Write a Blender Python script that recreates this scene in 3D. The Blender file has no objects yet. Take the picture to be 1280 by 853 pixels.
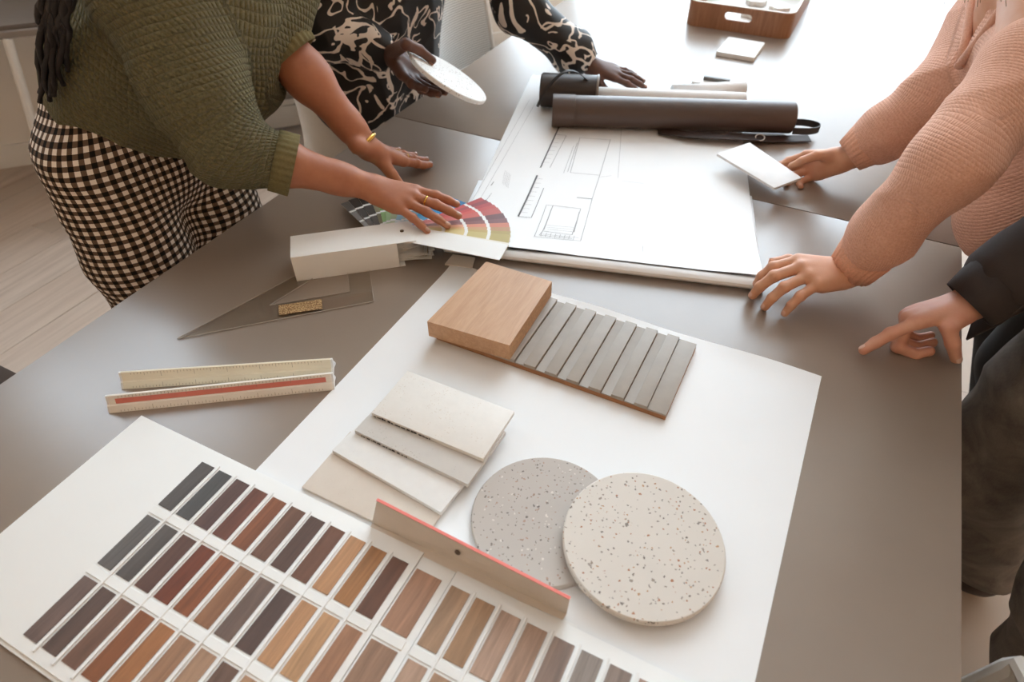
import bpy, bmesh, math, random
import numpy as np
from mathutils import Vector, Matrix
random.seed(7); np.random.seed(7)
PI = math.pi
sc = bpy.context.scene
COL = sc.collection

# ------------------------------------------------------------------ camera
TABLE = 0.74
CAMZ = 1.44
FPX, CX, CY = 822.0, 640.0, 426.5
_hy = -339 - CY
_dY = Vector((563, _hy, FPX)).normalized()
_up = Vector((0, -FPX, _hy)).normalized()
_dX = _dY.cross(_up)
# rows: world axes in camera coordinates (x right, y down, z forward)
CAM = Vector((0, 0, CAMZ))
def ray(px, py):
    v = Vector((px - CX, py - CY, FPX))
    return Vector((_dX.dot(v), _dY.dot(v), _up.dot(v)))
def P(px, py, z=TABLE):
    d = ray(px, py); return CAM + d * ((z - CAMZ) / d.z)
def PX(px, py, x):
    d = ray(px, py); return CAM + d * (x / d.x)
cam_d = bpy.data.cameras.new('camera'); cam = bpy.data.objects.new('camera', cam_d); COL.objects.link(cam)
right = Vector((_dX.x, _dY.x, _up.x)); down = Vector((_dX.y, _dY.y, _up.y)); fwd = Vector((_dX.z, _dY.z, _up.z))
R3 = Matrix((right, -down, -fwd)).transposed()
cam.matrix_world = Matrix.Translation(CAM) @ R3.to_4x4()
cam_d.sensor_width = 36.0; cam_d.lens = FPX / 1280 * 36.0
cam_d.clip_start = 0.02; cam_d.clip_end = 200
cam_d.dof.use_dof = True; cam_d.dof.focus_distance = 1.02; cam_d.dof.aperture_fstop = 4.5
sc.camera = cam

# ------------------------------------------------------------------ world, light, exposure
EXPO = 0.36
w = bpy.data.worlds.new('sky'); sc.world = w; w.use_nodes = True
bg = w.node_tree.nodes['Background']; bg.inputs[0].default_value = (0.75, 0.885, 1.0, 1); bg.inputs[1].default_value = 7.6
sc.view_settings.view_transform = 'Standard'; sc.view_settings.look = 'None'
sc.view_settings.exposure = EXPO; sc.view_settings.gamma = 1.0
sc.view_settings.use_curve_mapping = False

EU = Vector((0.683, 0.730, 0)); NU = Vector((0.730, -0.683, 0))   # the room's own directions: along the far wall, and from it into the room
B0 = Vector((-2.56, 3.13, 0))                                     # start of the far wall
CEIL = 6.6; WTOP = 6.3
def portal(c, width, height, normal):
    l = bpy.data.lights.new('window_portal', 'AREA'); l.shape = 'RECTANGLE'; l.size = width; l.size_y = height
    l.cycles.is_portal = True
    o = bpy.data.objects.new('window_portal', l); COL.objects.link(o)
    o.location = c; o.rotation_euler = normal.to_track_quat('-Z', 'Z').to_euler()
    return o
portal(Vector((-3.25, 1.375, 2.8)) - EU * .375 - NU * .25, 1.25, 1.8, NU)
portal(B0 + EU * 3.44 - NU * .35 + Vector((0, 0, 3.24)), 4.3, 6.1, NU)
portal(B0 + EU * .92 - NU * .35 + Vector((0, 0, 2.7)), .4, 3.4, NU)

# ------------------------------------------------------------------ helpers
def s2l(c):
    c = c / 255.0
    return c / 12.92 if c <= .04045 else ((c + .055) / 1.055) ** 2.4
def hexc(h):
    h = h.lstrip('#'); return (s2l(int(h[0:2], 16)), s2l(int(h[2:4], 16)), s2l(int(h[4:6], 16)), 1)
class NT:
    def __init__(s, name):
        s.m = bpy.data.materials.new(name); s.m.use_nodes = True
        s.t = s.m.node_tree; s.n = s.t.nodes; s.b = s.n['Principled BSDF']; s.out = s.n['Material Output']
    def add(s, typ, **kw):
        x = s.n.new(typ)
        for k, v in kw.items(): setattr(x, k, v)
        return x
    def link(s, a, b): s.t.links.new(a, b)
    def coord(s, which='Object', scale=(1, 1, 1), rot=(0, 0, 0)):
        c = s.add('ShaderNodeTexCoord'); m = s.add('ShaderNodeMapping')
        m.inputs['Scale'].default_value = scale; m.inputs['Rotation'].default_value = rot
        s.link(c.outputs[which], m.inputs[0]); return m.outputs[0]
    def noise(s, vec, scale, detail=4, rough=.55, dist=0):
        n = s.add('ShaderNodeTexNoise'); n.inputs['Scale'].default_value = scale; n.inputs['Detail'].default_value = detail
        n.inputs['Roughness'].default_value = rough; n.inputs['Distortion'].default_value = dist
        if vec is not None: s.link(vec, n.inputs['Vector'])
        return n.outputs['Fac']
    def ramp(s, fac, stops, interp='LINEAR'):
        r = s.add('ShaderNodeValToRGB'); r.color_ramp.interpolation = interp
        e = r.color_ramp.elements
        while len(e) < len(stops): e.new(.5)
        for i, (p, c) in enumerate(stops):
            e[i].position = p; e[i].color = c if len(c) == 4 else (*c, 1)
        s.link(fac, r.inputs[0]); return r.outputs[0]
    def math(s, op, a, b=None, clamp=False):
        m = s.add('ShaderNodeMath', operation=op, use_clamp=clamp)
        for i, x in enumerate((a, b)):
            if x is None: continue
            if isinstance(x, (int, float)): m.inputs[i].default_value = x
            else: s.link(x, m.inputs[i])
        return m.outputs[0]
    def mix(s, fac, a, b, blend='MIX'):
        m = s.add('ShaderNodeMix', data_type='RGBA', blend_type=blend)
        for sock, x in ((m.inputs[0], fac), (m.inputs[6], a), (m.inputs[7], b)):
            if isinstance(x, (int, float)): sock.default_value = x
            elif isinstance(x, tuple): sock.default_value = x
            else: s.link(x, sock)
        return m.outputs[2]
    def bump(s, h, strength=.3, dist=.002):
        b = s.add('ShaderNodeBump'); b.inputs['Strength'].default_value = strength; b.inputs['Distance'].default_value = dist
        s.link(h, b.inputs['Height']); s.link(b.outputs[0], s.b.inputs['Normal'])
    def col(s, c):
        if isinstance(c, tuple): s.b.inputs['Base Color'].default_value = c
        else: s.link(c, s.b.inputs['Base Color'])
    def set(s, **kw):
        for k, v in kw.items(): s.b.inputs[k.replace('_', ' ')].default_value = v
MATS = {}
def simple(name, col, rough=.5, metal=0, var=.05, vscale=20, bump=0, bscale=200, spec=.5, coat=0):
    if name in MATS: return MATS[name]
    n = NT(name); c = hexc(col) if isinstance(col, str) else col
    v = n.coord('Object')
    f = n.noise(v, vscale, 5)
    lo = tuple(max(0, x * (1 - var)) for x in c[:3]) + (1,); hi = tuple(min(1, x * (1 + var)) for x in c[:3]) + (1,)
    n.col(n.ramp(f, [(.3, lo), (.7, hi)]))
    n.set(Roughness=rough, Metallic=metal); n.b.inputs['Specular IOR Level'].default_value = spec
    if coat: n.b.inputs['Coat Weight'].default_value = coat
    if bump: n.bump(n.noise(v, bscale, 3), bump, .001)
    MATS[name] = n.m; return n.m
def wood(name, dark, light, along='x', scale=1.0, rough=.5, contrast=1.0):
    if name in MATS: return MATS[name]
    n = NT(name); st = {'x': (3, 40, 40), 'y': (40, 3, 40), 'z': (40, 40, 3)}[along]
    v = n.coord('Object', tuple(a * scale for a in st))
    f = n.noise(v, 1.6, 8, .62, 1.2)
    g = n.noise(v, 7, 4, .6, .3)
    h = n.math('ADD', n.math('MULTIPLY', f, .7), n.math('MULTIPLY', g, .3))
    d, l = hexc(dark), hexc(light)
    n.col(n.ramp(h, [(.5 - .2 / contrast, d), (.5 + .2 / contrast, l)]))
    n.set(Roughness=rough); n.bump(h, .15, .0008)
    MATS[name] = n.m; return n.m

class MB:
    """collects shapes of one mesh"""
    def __init__(s): s.v = []; s.f = []; s.mi = []; s.cur = 0
    def add(s, vs, fs):
        o = len(s.v); s.v += [tuple(x) for x in vs]; s.f += [tuple(i + o for i in f) for f in fs]; s.mi += [s.cur] * len(fs); return s
    def box(s, x0, x1, y0, y1, z0, z1, M=None):
        vs = [Vector(p) for p in ((x0, y0, z0), (x1, y0, z0), (x1, y1, z0), (x0, y1, z0), (x0, y0, z1), (x1, y0, z1), (x1, y1, z1), (x0, y1, z1))]
        if M is not None: vs = [M @ p for p in vs]
        return s.add(vs, [(3, 2, 1, 0), (4, 5, 6, 7), (0, 1, 5, 4), (1, 2, 6, 5), (2, 3, 7, 6), (3, 0, 4, 7)])
    def prism(s, poly, z0, z1, M=None):
        n = len(poly); vs = [Vector((p[0], p[1], z0)) for p in poly] + [Vector((p[0], p[1], z1)) for p in poly]
        if M is not None: vs = [M @ p for p in vs]
        return s.add(vs, [tuple(range(n - 1, -1, -1)), tuple(range(n, 2 * n))] + [(i, (i + 1) % n, n + (i + 1) % n, n + i) for i in range(n)])
    def lathe(s, prof, c, ax=(0, 0, 1), n=48, close=True):
        """prof: (radius, height) list, revolved about ax through c"""
        q = Vector((0, 0, 1)).rotation_difference(Vector(ax).normalized()); c = Vector(c); vs = []; fs = []
        for r, h in prof:
            for i in range(n):
                a = 2 * PI * i / n; vs.append(c + q @ Vector((r * math.cos(a), r * math.sin(a), h)))
        for j in range(len(prof) - 1):
            for i in range(n):
                k = (i + 1) % n; fs.append((j * n + i, j * n + k, (j + 1) * n + k, (j + 1) * n + i))
        if close: fs += [tuple(range(n - 1, -1, -1)), tuple((len(prof) - 1) * n + i for i in range(n))]
        return s.add(vs, fs)
    def tube(s, pts, r, n=10, cap=True):
        pts = [Vector(p) for p in pts]; rs = r if isinstance(r, (list, tuple)) else [r] * len(pts); vs = []; fs = []
        prev = None
        for i, p in enumerate(pts):
            t = (pts[min(i + 1, len(pts) - 1)] - pts[max(i - 1, 0)]).normalized()
            if prev is None: a = t.orthogonal().normalized()
            else: a = (prev - t * prev.dot(t)).normalized()
            prev = a; b = t.cross(a)
            for k in range(n): vs.append(p + (a * math.cos(2 * PI * k / n) + b * math.sin(2 * PI * k / n)) * rs[i])
        for i in range(len(pts) - 1):
            for k in range(n): m = (k + 1) % n; fs.append((i * n + k, i * n + m, (i + 1) * n + m, (i + 1) * n + k))
        if cap: fs += [tuple(range(n - 1, -1, -1)), tuple((len(pts) - 1) * n + k for k in range(n))]
        return s.add(vs, fs)
    def ribbon(s, pts, wid, widths_dir, th=.0015):
        """flat band: pts centre line, widths_dir a vector or one for each point"""
        pts = [Vector(p) for p in pts]; vs = []; fs = []; n = len(pts)
        for i, p in enumerate(pts):
            wd = Vector(widths_dir[i] if isinstance(widths_dir, list) else widths_dir).normalized()
            t = (pts[min(i + 1, n - 1)] - pts[max(i - 1, 0)]).normalized(); nn = t.cross(wd).normalized() * th / 2
            a = wd * wid / 2; vs += [p - a - nn, p + a - nn, p + a + nn, p - a + nn]
        for i in range(n - 1):
            for k in range(4): m = (k + 1) % 4; fs.append((i * 4 + k, i * 4 + m, (i + 1) * 4 + m, (i + 1) * 4 + k))
        fs += [(3, 2, 1, 0), (4 * n - 4, 4 * n - 3, 4 * n - 2, 4 * n - 1)]
        return s.add(vs, fs)
    def build(s, name, mat, parent=None, bevel=0, smooth=False, seg=2, angle=.6):
        me = bpy.data.meshes.new(name); me.from_pydata(s.v, [], s.f)
        mats = mat if isinstance(mat, (list, tuple)) else [mat]
        for m in mats: me.materials.append(m)
        if len(mats) > 1: me.polygons.foreach_set('material_index', s.mi)
        bm = bmesh.new(); bm.from_mesh(me)
        bmesh.ops.recalc_face_normals(bm, faces=bm.faces)
        if bevel:
            es = [e for e in bm.edges if len(e.link_faces) == 2 and e.calc_face_angle(0) > angle]
            bmesh.ops.bevel(bm, geom=es, offset=bevel, segments=seg, profile=.6, affect='EDGES', clamp_overlap=True)
        bm.to_mesh(me); bm.free()
        if smooth or bevel: 
            me.polygons.foreach_set('use_smooth', [True] * len(me.polygons))
            if smooth != 'all':
                try: me.set_sharp_from_angle(angle=.7)
                except Exception: pass
        return link(name, me, parent)
def link(name, data, parent=None):
    o = bpy.data.objects.new(name, data); COL.objects.link(o)
    if parent is not None: o.parent = parent; 
    return o
def tag(o, label, cat, group=None):
    o['label'] = label; o['category'] = cat
    if group: o['group'] = group
    return o
def struct(o, label=None):
    o['kind'] = 'structure'
    if label: o['label'] = label
    return o
def thing(name, label, cat, loc=(0, 0, 0), group=None):
    o = bpy.data.objects.new(name, None); COL.objects.link(o); o.empty_display_size = .05
    o.location = loc
    return tag(o, label, cat, group)
def adopt(root, o):
    """parent o (built in world coordinates) to root without moving it"""
    o.parent = root
    if root.type == 'EMPTY': o.matrix_parent_inverse = Matrix.Translation(-root.location)
    return o
# ------------------------------------------------------------------ the room
M_wall = simple('wall_paint', '#f0ebe4', .85, var=.02, vscale=3)
M_warmw = simple('warm_wall_paint', '#d9bfa3', .85, var=.02, vscale=3)
M_white = simple('white_lacquer', '#eceae6', .45, var=.02)
M_ceil = simple('ceiling_paint', '#efece7', .9, var=.02, vscale=3)
M_frame = simple('window_frame_paint', '#d8d4cc', .5, var=.03)
M_taupe = simple('taupe_laminate', '#6d635b', .5, var=.03)

def wall_box(name, a, b, z0, z1, th, mat, out):
    """wall from a to b (xy), thickness th on the side 'out'"""
    a, b, out = Vector(a).to_2d(), Vector(b).to_2d(), Vector(out).to_2d()
    return MB().prism([a, b, b + out * th, a + out * th], z0, z1).build(name, mat)
A0 = Vector((-3.25, 1.375, 0)) - EU * 3.6; A1 = Vector((-3.25, 1.375, 0)) + EU * 1.75
Q0, Q1, QS, QT = Vector((-3.25, 1.375, 0)) - EU * 1.0, Vector((-3.25, 1.375, 0)) + EU * 0.25, 1.9, 3.7   # second window, above the desk
struct(wall_box('wall_back', A0, Q0, 0, CEIL, .2, M_wall, -NU), 'plain white wall behind the grey desk')
struct(wall_box('wall_back_side', Q1, A1, 0, CEIL, .2, M_wall, -NU)); struct(wall_box('wall_back_sill', Q0, Q1, 0, QS, .2, M_wall, -NU)); struct(wall_box('wall_back_lintel', Q0, Q1, QT, CEIL, .2, M_wall, -NU))
struct(wall_box('wall_return', A1 - NU * .12, B0 - NU * .12, 0, CEIL, .12, M_wall, -EU))
W0, W1 = B0 + EU * 1.28, B0 + EU * 5.6                       # window opening
C0 = B0 + EU * 7.2; C1 = C0 + NU * 8.5; C2 = C1 - EU * 10.9; C3 = A0
X0_, X1_ = B0 + EU * .72, B0 + EU * 1.12
far = struct(wall_box('wall_far', B0, W0, 0, 1.0, .3, M_wall, -NU), 'beige wall beside the tall window')
struct(wall_box('wall_far_pier', X1_, W0, 1.0, CEIL, .3, M_wall, -NU)); struct(wall_box('wall_far_corner', B0, X0_, 1.0, CEIL, .3, M_wall, -NU)); struct(wall_box('wall_far_top', X0_, X1_, 4.4, CEIL, .3, M_wall, -NU))
struct(wall_box('wall_far_end', W1, C0, 0, CEIL, .3, M_wall, -NU))
struct(wall_box('wall_far_sill', W0, W1, 0, .18, .3, M_wall, -NU))
struct(wall_box('wall_far_lintel', W0, W1, WTOP, CEIL, .3, M_wall, -NU))
struct(wall_box('wall_right', C0, C1, 0, CEIL, .2, M_warmw, EU))
struct(wall_box('wall_left', A0, C2, 0, CEIL, .2, M_warmw, -EU))
M_warm = simple('warm_panel', '#cfa57f', .7, var=.05, vscale=4)
struct(wall_box('wall_front', C1, C2, 0, CEIL, .2, M_warm, NU), 'warm wood-toned wall behind the photographer')
poly = [p.to_2d() for p in (A0, A1, B0 - NU * .0, C0, C1, C2)]
struct(MB().prism([p + (p - Vector((1.0, 2.0))).normalized() * .35 for p in poly], CEIL, CEIL + .1).build('ceiling', M_ceil), 'white ceiling')
struct(wall_box('baseboard_back', A0, A1, 0, .1, .014, M_white, NU), 'white baseboard along the back wall')
struct(wall_box('baseboard_far', B0, W0, 0, .08, .014, M_white, NU))

n = NT('window_glass')
tr = n.add('ShaderNodeBsdfTransparent'); gl = n.add('ShaderNodeBsdfGlossy'); gl.inputs['Roughness'].default_value = .02
mx = n.add('ShaderNodeMixShader'); mx.inputs[0].default_value = .04
n.link(tr.outputs[0], mx.inputs[1]); n.link(gl.outputs[0], mx.inputs[2]); n.link(mx.outputs[0], n.out.inputs[0])
M_pane = n.m
def window(name, a, b, z0, z1, out, ncol, label):
    a, b = Vector(a).to_2d(), Vector(b).to_2d(); u = (b - a).normalized(); L = (b - a).length; o = Vector(out).to_2d()
    def bar(m, s0, s1, h0, h1, d0=.10, d1=.16):
        m.prism([a + u * s0 + o * d0, a + u * s1 + o * d0, a + u * s1 + o * d1, a + u * s0 + o * d1], h0, h1)
    m = MB(); bar(m, 0, L, z0, z0 + .06); bar(m, 0, L, z1 - .06, z1)
    for i in range(ncol + 1): s = i * L / ncol; bar(m, max(0, s - .03), min(L, s + .03), z0 + .06, z1 - .06)
    w_ = struct(m.build(name, M_frame), label)
    for i in range(ncol):
        m = MB(); bar(m, i * L / ncol + .03, (i + 1) * L / ncol - .03, z0 + .06, z1 - .06, .125, .131)
        m.build('pane', M_pane, w_)
window('window_3', X0_, X1_, 1.0, 4.4, -NU, 1, 'narrow window above the beige wall')
window('window_2', Q0, Q1, QS, QT, -NU, 2, 'high window in the white wall above the side desk')
window('window_1', W0, W1, .18, WTOP, -NU, 4, 'tall wide window with pale frame at the far side of the room')

# floor: slab plus boards where the picture shows them
n = NT('oak_boards'); v = n.coord('Object', (40, 2.2, 40)); oi = n.add('ShaderNodeObjectInfo')
f = n.noise(v, 1.2, 8, .6, .8)
c = n.ramp(f, [(.25, hexc('#b3a193')), (.75, hexc('#d8c8ba'))])
n.col(n.mix(n.math('MULTIPLY', oi.outputs['Random'], .35), c, hexc('#c3ab97'))); n.set(Roughness=.42); n.bump(f, .08, .001)
M_board = n.m
n = NT('oak_floor'); br = n.add('ShaderNodeTexBrick'); v = n.coord('Object', (1, 1, 1), (0, 0, PI / 2)); n.link(v, br.inputs['Vector'])
br.inputs['Scale'].default_value = 1; br.inputs['Brick Width'].default_value = 1.8; br.inputs['Row Height'].default_value = .2; br.inputs['Mortar Size'].default_value = .001
br.inputs['Color1'].default_value = hexc('#c8b8aa'); br.inputs['Color2'].default_value = hexc('#bfae9f'); br.inputs['Mortar'].default_value = hexc('#7d6f64')
n.col(br.outputs[0]); n.set(Roughness=.45); M_floor = n.m
floor = struct(MB().prism([p + (p - Vector((1.0, 2.0))).normalized() * .35 for p in poly], -.1, -.012).build('floor', M_floor), 'pale greyish oak plank floor')
bw, bl = .198, 1.8
mb = MB().box(0, bw - .0025, 0, bl - .0025, -.012, 0)
board_me = None
k = 0
for i in range(-11, 7):
    off = random.random() * bl
    for j in range(-2, 3):
        x = -2.10 + (i + 5) * bw - bw * 2; y = j * bl + off
        cpt = Vector((x + bw / 2, y + bl / 2, 0))
        if (cpt - Vector((-3.25, 1.375, 0))).dot(NU) < .05 and (cpt - B0).dot(EU) < .15: continue
        if not (-3.9 < x < 1.3 and -1.6 < y + bl and y < 3.6): continue
        ok = True
        if board_me is None:
            o = mb.build('floor_board', M_board, floor); board_me = o.data
        else: o = link('floor_board', board_me, floor)
        o.location = (x, y, random.uniform(-.0006, 0.0006))

# ------------------------------------------------------------------ the two big tables
n = NT('table_laminate'); v = n.coord('Object'); f = n.noise(v, 6, 6)
n.col(n.ramp(f, [(.3, hexc('#8d7d70')), (.7, hexc('#938375'))])); n.set(Roughness=.29); n.b.inputs['Specular IOR Level'].default_value = .6
g = n.noise(v, 300, 3); n.bump(g, .05, .0005)
M_top = n.m
M_edge = simple('table_edge_band', '#6b5f56', .5)
M_leg = simple('grey_steel', '#b9b6b1', .4, metal=.6, var=.03)
TX0, TX1, SEAM = -.963, .2915, 1.271
def table(y0, y1, label):
    t = thing('work_table', label, 'table', ((TX0 + TX1) / 2, (y0 + y1) / 2, 0), 'grey work tables pushed together')
    adopt(t, MB().box(TX0, TX1, y0, y1, TABLE - .026, TABLE).build('tabletop', M_top, bevel=.0012))
    for x in (TX0 + .09, TX1 - .14):
        for y in (y0 + .1, y1 - .15): adopt(t, MB().box(x, x + .05, y, y + .05, .0, TABLE - .026).build('leg', M_leg, bevel=.003))
    m = MB().box(TX0 + .1, TX1 - .1, y0 + .11, y0 + .14, TABLE - .09, TABLE - .027); adopt(t, m.build('rail', M_leg))
    m = MB().box(TX0 + .1, TX1 - .1, y1 - .14, y1 - .11, TABLE - .09, TABLE - .027); adopt(t, m.build('rail', M_leg))
    return t
table(-.12, SEAM - .0012, 'taupe grey work table under the large white sheet and samples')
table(SEAM + .0012, 3.42, 'taupe grey work table under the wooden tray')

# ------------------------------------------------------------------ background furniture
# desk by the back wall
dk = thing('side_desk', 'small taupe desk with angled white metal legs by the wall', 'desk', (-2.9, 1.2, 0))
DH = .68
DC = P(0, 41, DH); DC.z = 0                                    # a point of its front edge
def dpt(a, b, z): return DC + EU * a + NU * b + Vector((0, 0, z))
def dquad(a0, a1, b0, b1): return [dpt(a0, b0, 0).to_2d(), dpt(a1, b0, 0).to_2d(), dpt(a1, b1, 0).to_2d(), dpt(a0, b1, 0).to_2d()]
adopt(dk, MB().prism(dquad(-1.0, .34, -.46, 0), DH - .022, DH).build('desktop', simple('desk_top', '#8b8179', .5), bevel=.002))
for tp, ft in ((P(9, 47, DH - .02), (-2.80, 1.31, 0)), (dpt(.26, -.36, DH - .022), tuple(dpt(.30, -.42, 0))), (dpt(-.9, -.06, DH - .022), tuple(dpt(-.95, -.02, 0))), (dpt(-.9, -.38, DH - .022), tuple(dpt(-.95, -.42, 0)))):
    adopt(dk, MB().tube([tp, ft], .016, 14).build('leg', M_white, smooth=True))
adopt(dk, MB().tube([dpt(.12, -.10, DH - .022), dpt(.20, -.34, .30)], .003, 8).build('cable', M_taupe, smooth=True))
tag(MB().prism(dquad(-.50, .16, -.36, -.02), DH + .0005, DH + .016).build('folder', [simple('grey_folder', '#6f6762', .6)], bevel=.002), 'flat grey folder lying on the side desk', 'folder')
tag(MB().prism(dquad(.21, .31, -.36, -.04), DH + .0005, DH + .05).build('green_box', simple('green_card', '#8f9a35', .6), bevel=.003), 'olive green box at the edge of the side desk', 'box')

# dark cabinet hung on the back wall
wc = thing('wall_cabinet', 'dark taupe cabinet hung low on the white back wall', 'cabinet', tuple(Vector((-3.25, 1.375, .245)) + EU * 1.2))
def wpt(a, b, z): return Vector((-3.25, 1.375, z)) + EU * a + NU * b
def wbox(m, a0, a1, b0, b1, z0, z1): return m.prism([wpt(a0, b0, 0).to_2d(), wpt(a1, b0, 0).to_2d(), wpt(a1, b1, 0).to_2d(), wpt(a0, b1, 0).to_2d()], z0, z1)
adopt(wc, wbox(MB(), .90, 1.74, .003, .30, .245, 1.0).build('carcass', M_taupe))
for k in range(2):
    d_ = adopt(wc, wbox(MB(), .91 + k * .416, 1.317 + k * .416, .30, .318, .255, .99).build('door', M_taupe, bevel=.002))
    wbox(MB(), 1.28 + k * .07, 1.29 + k * .07, .318, .334, .5, .66).build('handle', M_leg, d_)

# mesh-back chairs tucked at the table edges
n = NT('mesh_fabric'); wv = n.add('ShaderNodeTexWave'); wv.bands_direction = 'Z'; wv.inputs['Scale'].default_value = 42
n.link(n.coord('Object'), wv.inputs[0]); n.col(n.ramp(wv.outputs['Fac'], [(.2, hexc('#b9bdbf')), (.8, hexc('#e9ecec'))])); n.set(Roughness=.8); n.bump(wv.outputs['Fac'], .5, .002)
M_mesh = n.m
M_shell = simple('white_chair_shell', '#dedbd6', .45)
M_seat = simple('brown_seat_fabric', '#4d4038', .9, bump=.4, bscale=500)
def chair(loc, rz, label, M_back, group, seat_h=.46, back_h=.86, tilt=.16):
    """seat centred on loc, the back on local -y"""
    t = thing('meeting_chair', label, 'chair', (loc[0], loc[1], 0), group); t.rotation_euler.z = rz
    def rr(hx, hy, r, n=6):
        o = []
        for sx, sy, a0 in ((1, 1, 0), (-1, 1, PI / 2), (-1, -1, PI), (1, -1, 1.5 * PI)):
            for i in range(n + 1): a = a0 + i / n * PI / 2; o.append((sx * (hx - r) + r * math.cos(a), sy * (hy - r) + r * math.sin(a)))
        return o
    MB().prism(rr(.215, .21, .07), seat_h - .05, seat_h).build('seat', M_seat, t, bevel=.012)
    MB().prism(rr(.22, .215, .075), seat_h - .062, seat_h - .049).build('seat_rim', M_shell, t, bevel=.003)
    # backrest: curved panel with a frame
    N, K = 14, 10; fr = []; m = MB(); vs = []; fs = []
    for j in range(K + 1):
        z = seat_h + .06 + (back_h - seat_h - .06) * j / K
        for i in range(N + 1):
            x = (i / N * 2 - 1) * .20; y = -.20 - (z - seat_h) * tilt - .05 * (1 - (x / .2) ** 2)
            vs.append((x, y, z))
    for j in range(K):
        for i in range(N): a = j * (N + 1) + i; fs.append((a, a + 1, a + N + 2, a + N + 1))
    nv = len(vs); vs2 = vs + [(x, y - .012, z) for x, y, z in vs]; fs2 = fs + [tuple(i + nv for i in f[::-1]) for f in fs]
    rim = [i for i in range(N + 1)] + [j * (N + 1) + N for j in range(1, K + 1)] + [K * (N + 1) + i for i in range(N - 1, -1, -1)] + [j * (N + 1) for j in range(K - 1, 0, -1)]
    for a, b in zip(rim, rim[1:] + rim[:1]): fs2.append((a, b, b + nv, a + nv))
    MB().add(vs2, fs2).build('backrest', M_back, t, smooth=True)
    MB().tube([Vector(vs[i]) - Vector((0, .006, 0)) for i in rim + rim[:1]], .011, 8).build('back_frame', M_shell, t, smooth=True)
    for s in (-1, 1): MB().tube([(s * .17, -.16, seat_h - .05), (s * .19, -.2, seat_h + .0), (s * .195, -.22, seat_h + .1)], .011, 8).build('back_support', M_leg, t, smooth=True)
    for sx in (-1, 1):
        for sy in (-1, 1): MB().tube([(sx * .16, sy * .15, seat_h - .055), (sx * .22, sy * .21, 0)], [.014, .01], 10).build('leg', M_leg, t, smooth=True)
    return t
chair((-1.00, 2.07), -PI / 2 + .0, 'white mesh-back chair tucked under the table beyond the floral blouse', M_mesh, 'meeting chairs')
chair((-1.43, .18), -PI / 2, 'chair with brown seat tucked at the table beside the gingham trousers', simple('brown_back', '#5b4d44', .8), 'meeting chairs')
chair((.135, .315), PI / 2, 'pale shell chair at the table edge beside the dark jeans', M_shell, 'meeting chairs', back_h=.675)
# ------------------------------------------------------------------ papers and samples on the near table
T = TABLE
M_paper = simple('white_paper', '#f1f0ef', .6, var=.012, vscale=8)
M_card = simple('white_card', '#f0eeea', .55, var=.015, vscale=8)
M_cream = simple('cream_card', '#e2d5c6', .6, var=.03, vscale=10)
# large sheet, faint curl along its far edge
SX0, SX1, SY0, SY1 = -.522, .106, .30, .806
m = MB(); NX, NY = 30, 40; SY0 = .06
def sheet_z(x, y):
    e = max(0, (y - (SY1 - .04)) / .04); return T + .0009 + .004 * e * e * (.5 + .5 * math.sin(x * 23 + 1))
top = [(SX0 + (SX1 - SX0) * i / NX, SY0 + (SY1 - SY0) * j / NY) for j in range(NY + 1) for i in range(NX + 1)]
vs = [(x, y, sheet_z(x, y)) for x, y in top] + [(x, y, sheet_z(x, y) - .0006) for x, y in top]
fs = []
for j in range(NY):
    for i in range(NX):
        a = j * (NX + 1) + i; fs.append((a, a + 1, a + NX + 2, a + NX + 1)); fs.append(tuple(q + len(top) for q in (a + NX + 1, a + NX + 2, a + 1, a)))
rim = list(range(NX + 1)) + [j * (NX + 1) + NX for j in range(1, NY + 1)] + [NY * (NX + 1) + i for i in range(NX - 1, -1, -1)] + [j * (NX + 1) for j in range(NY - 1, 0, -1)]
for a, b in zip(rim, rim[1:] + rim[:1]): fs.append((a, b, b + len(top), a + len(top)))
tag(MB().add(vs, fs).build('paper_sheet', M_paper, smooth=True), 'large blank white paper sheet lying under the tiles, discs and ribbed panel', 'paper')

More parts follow.
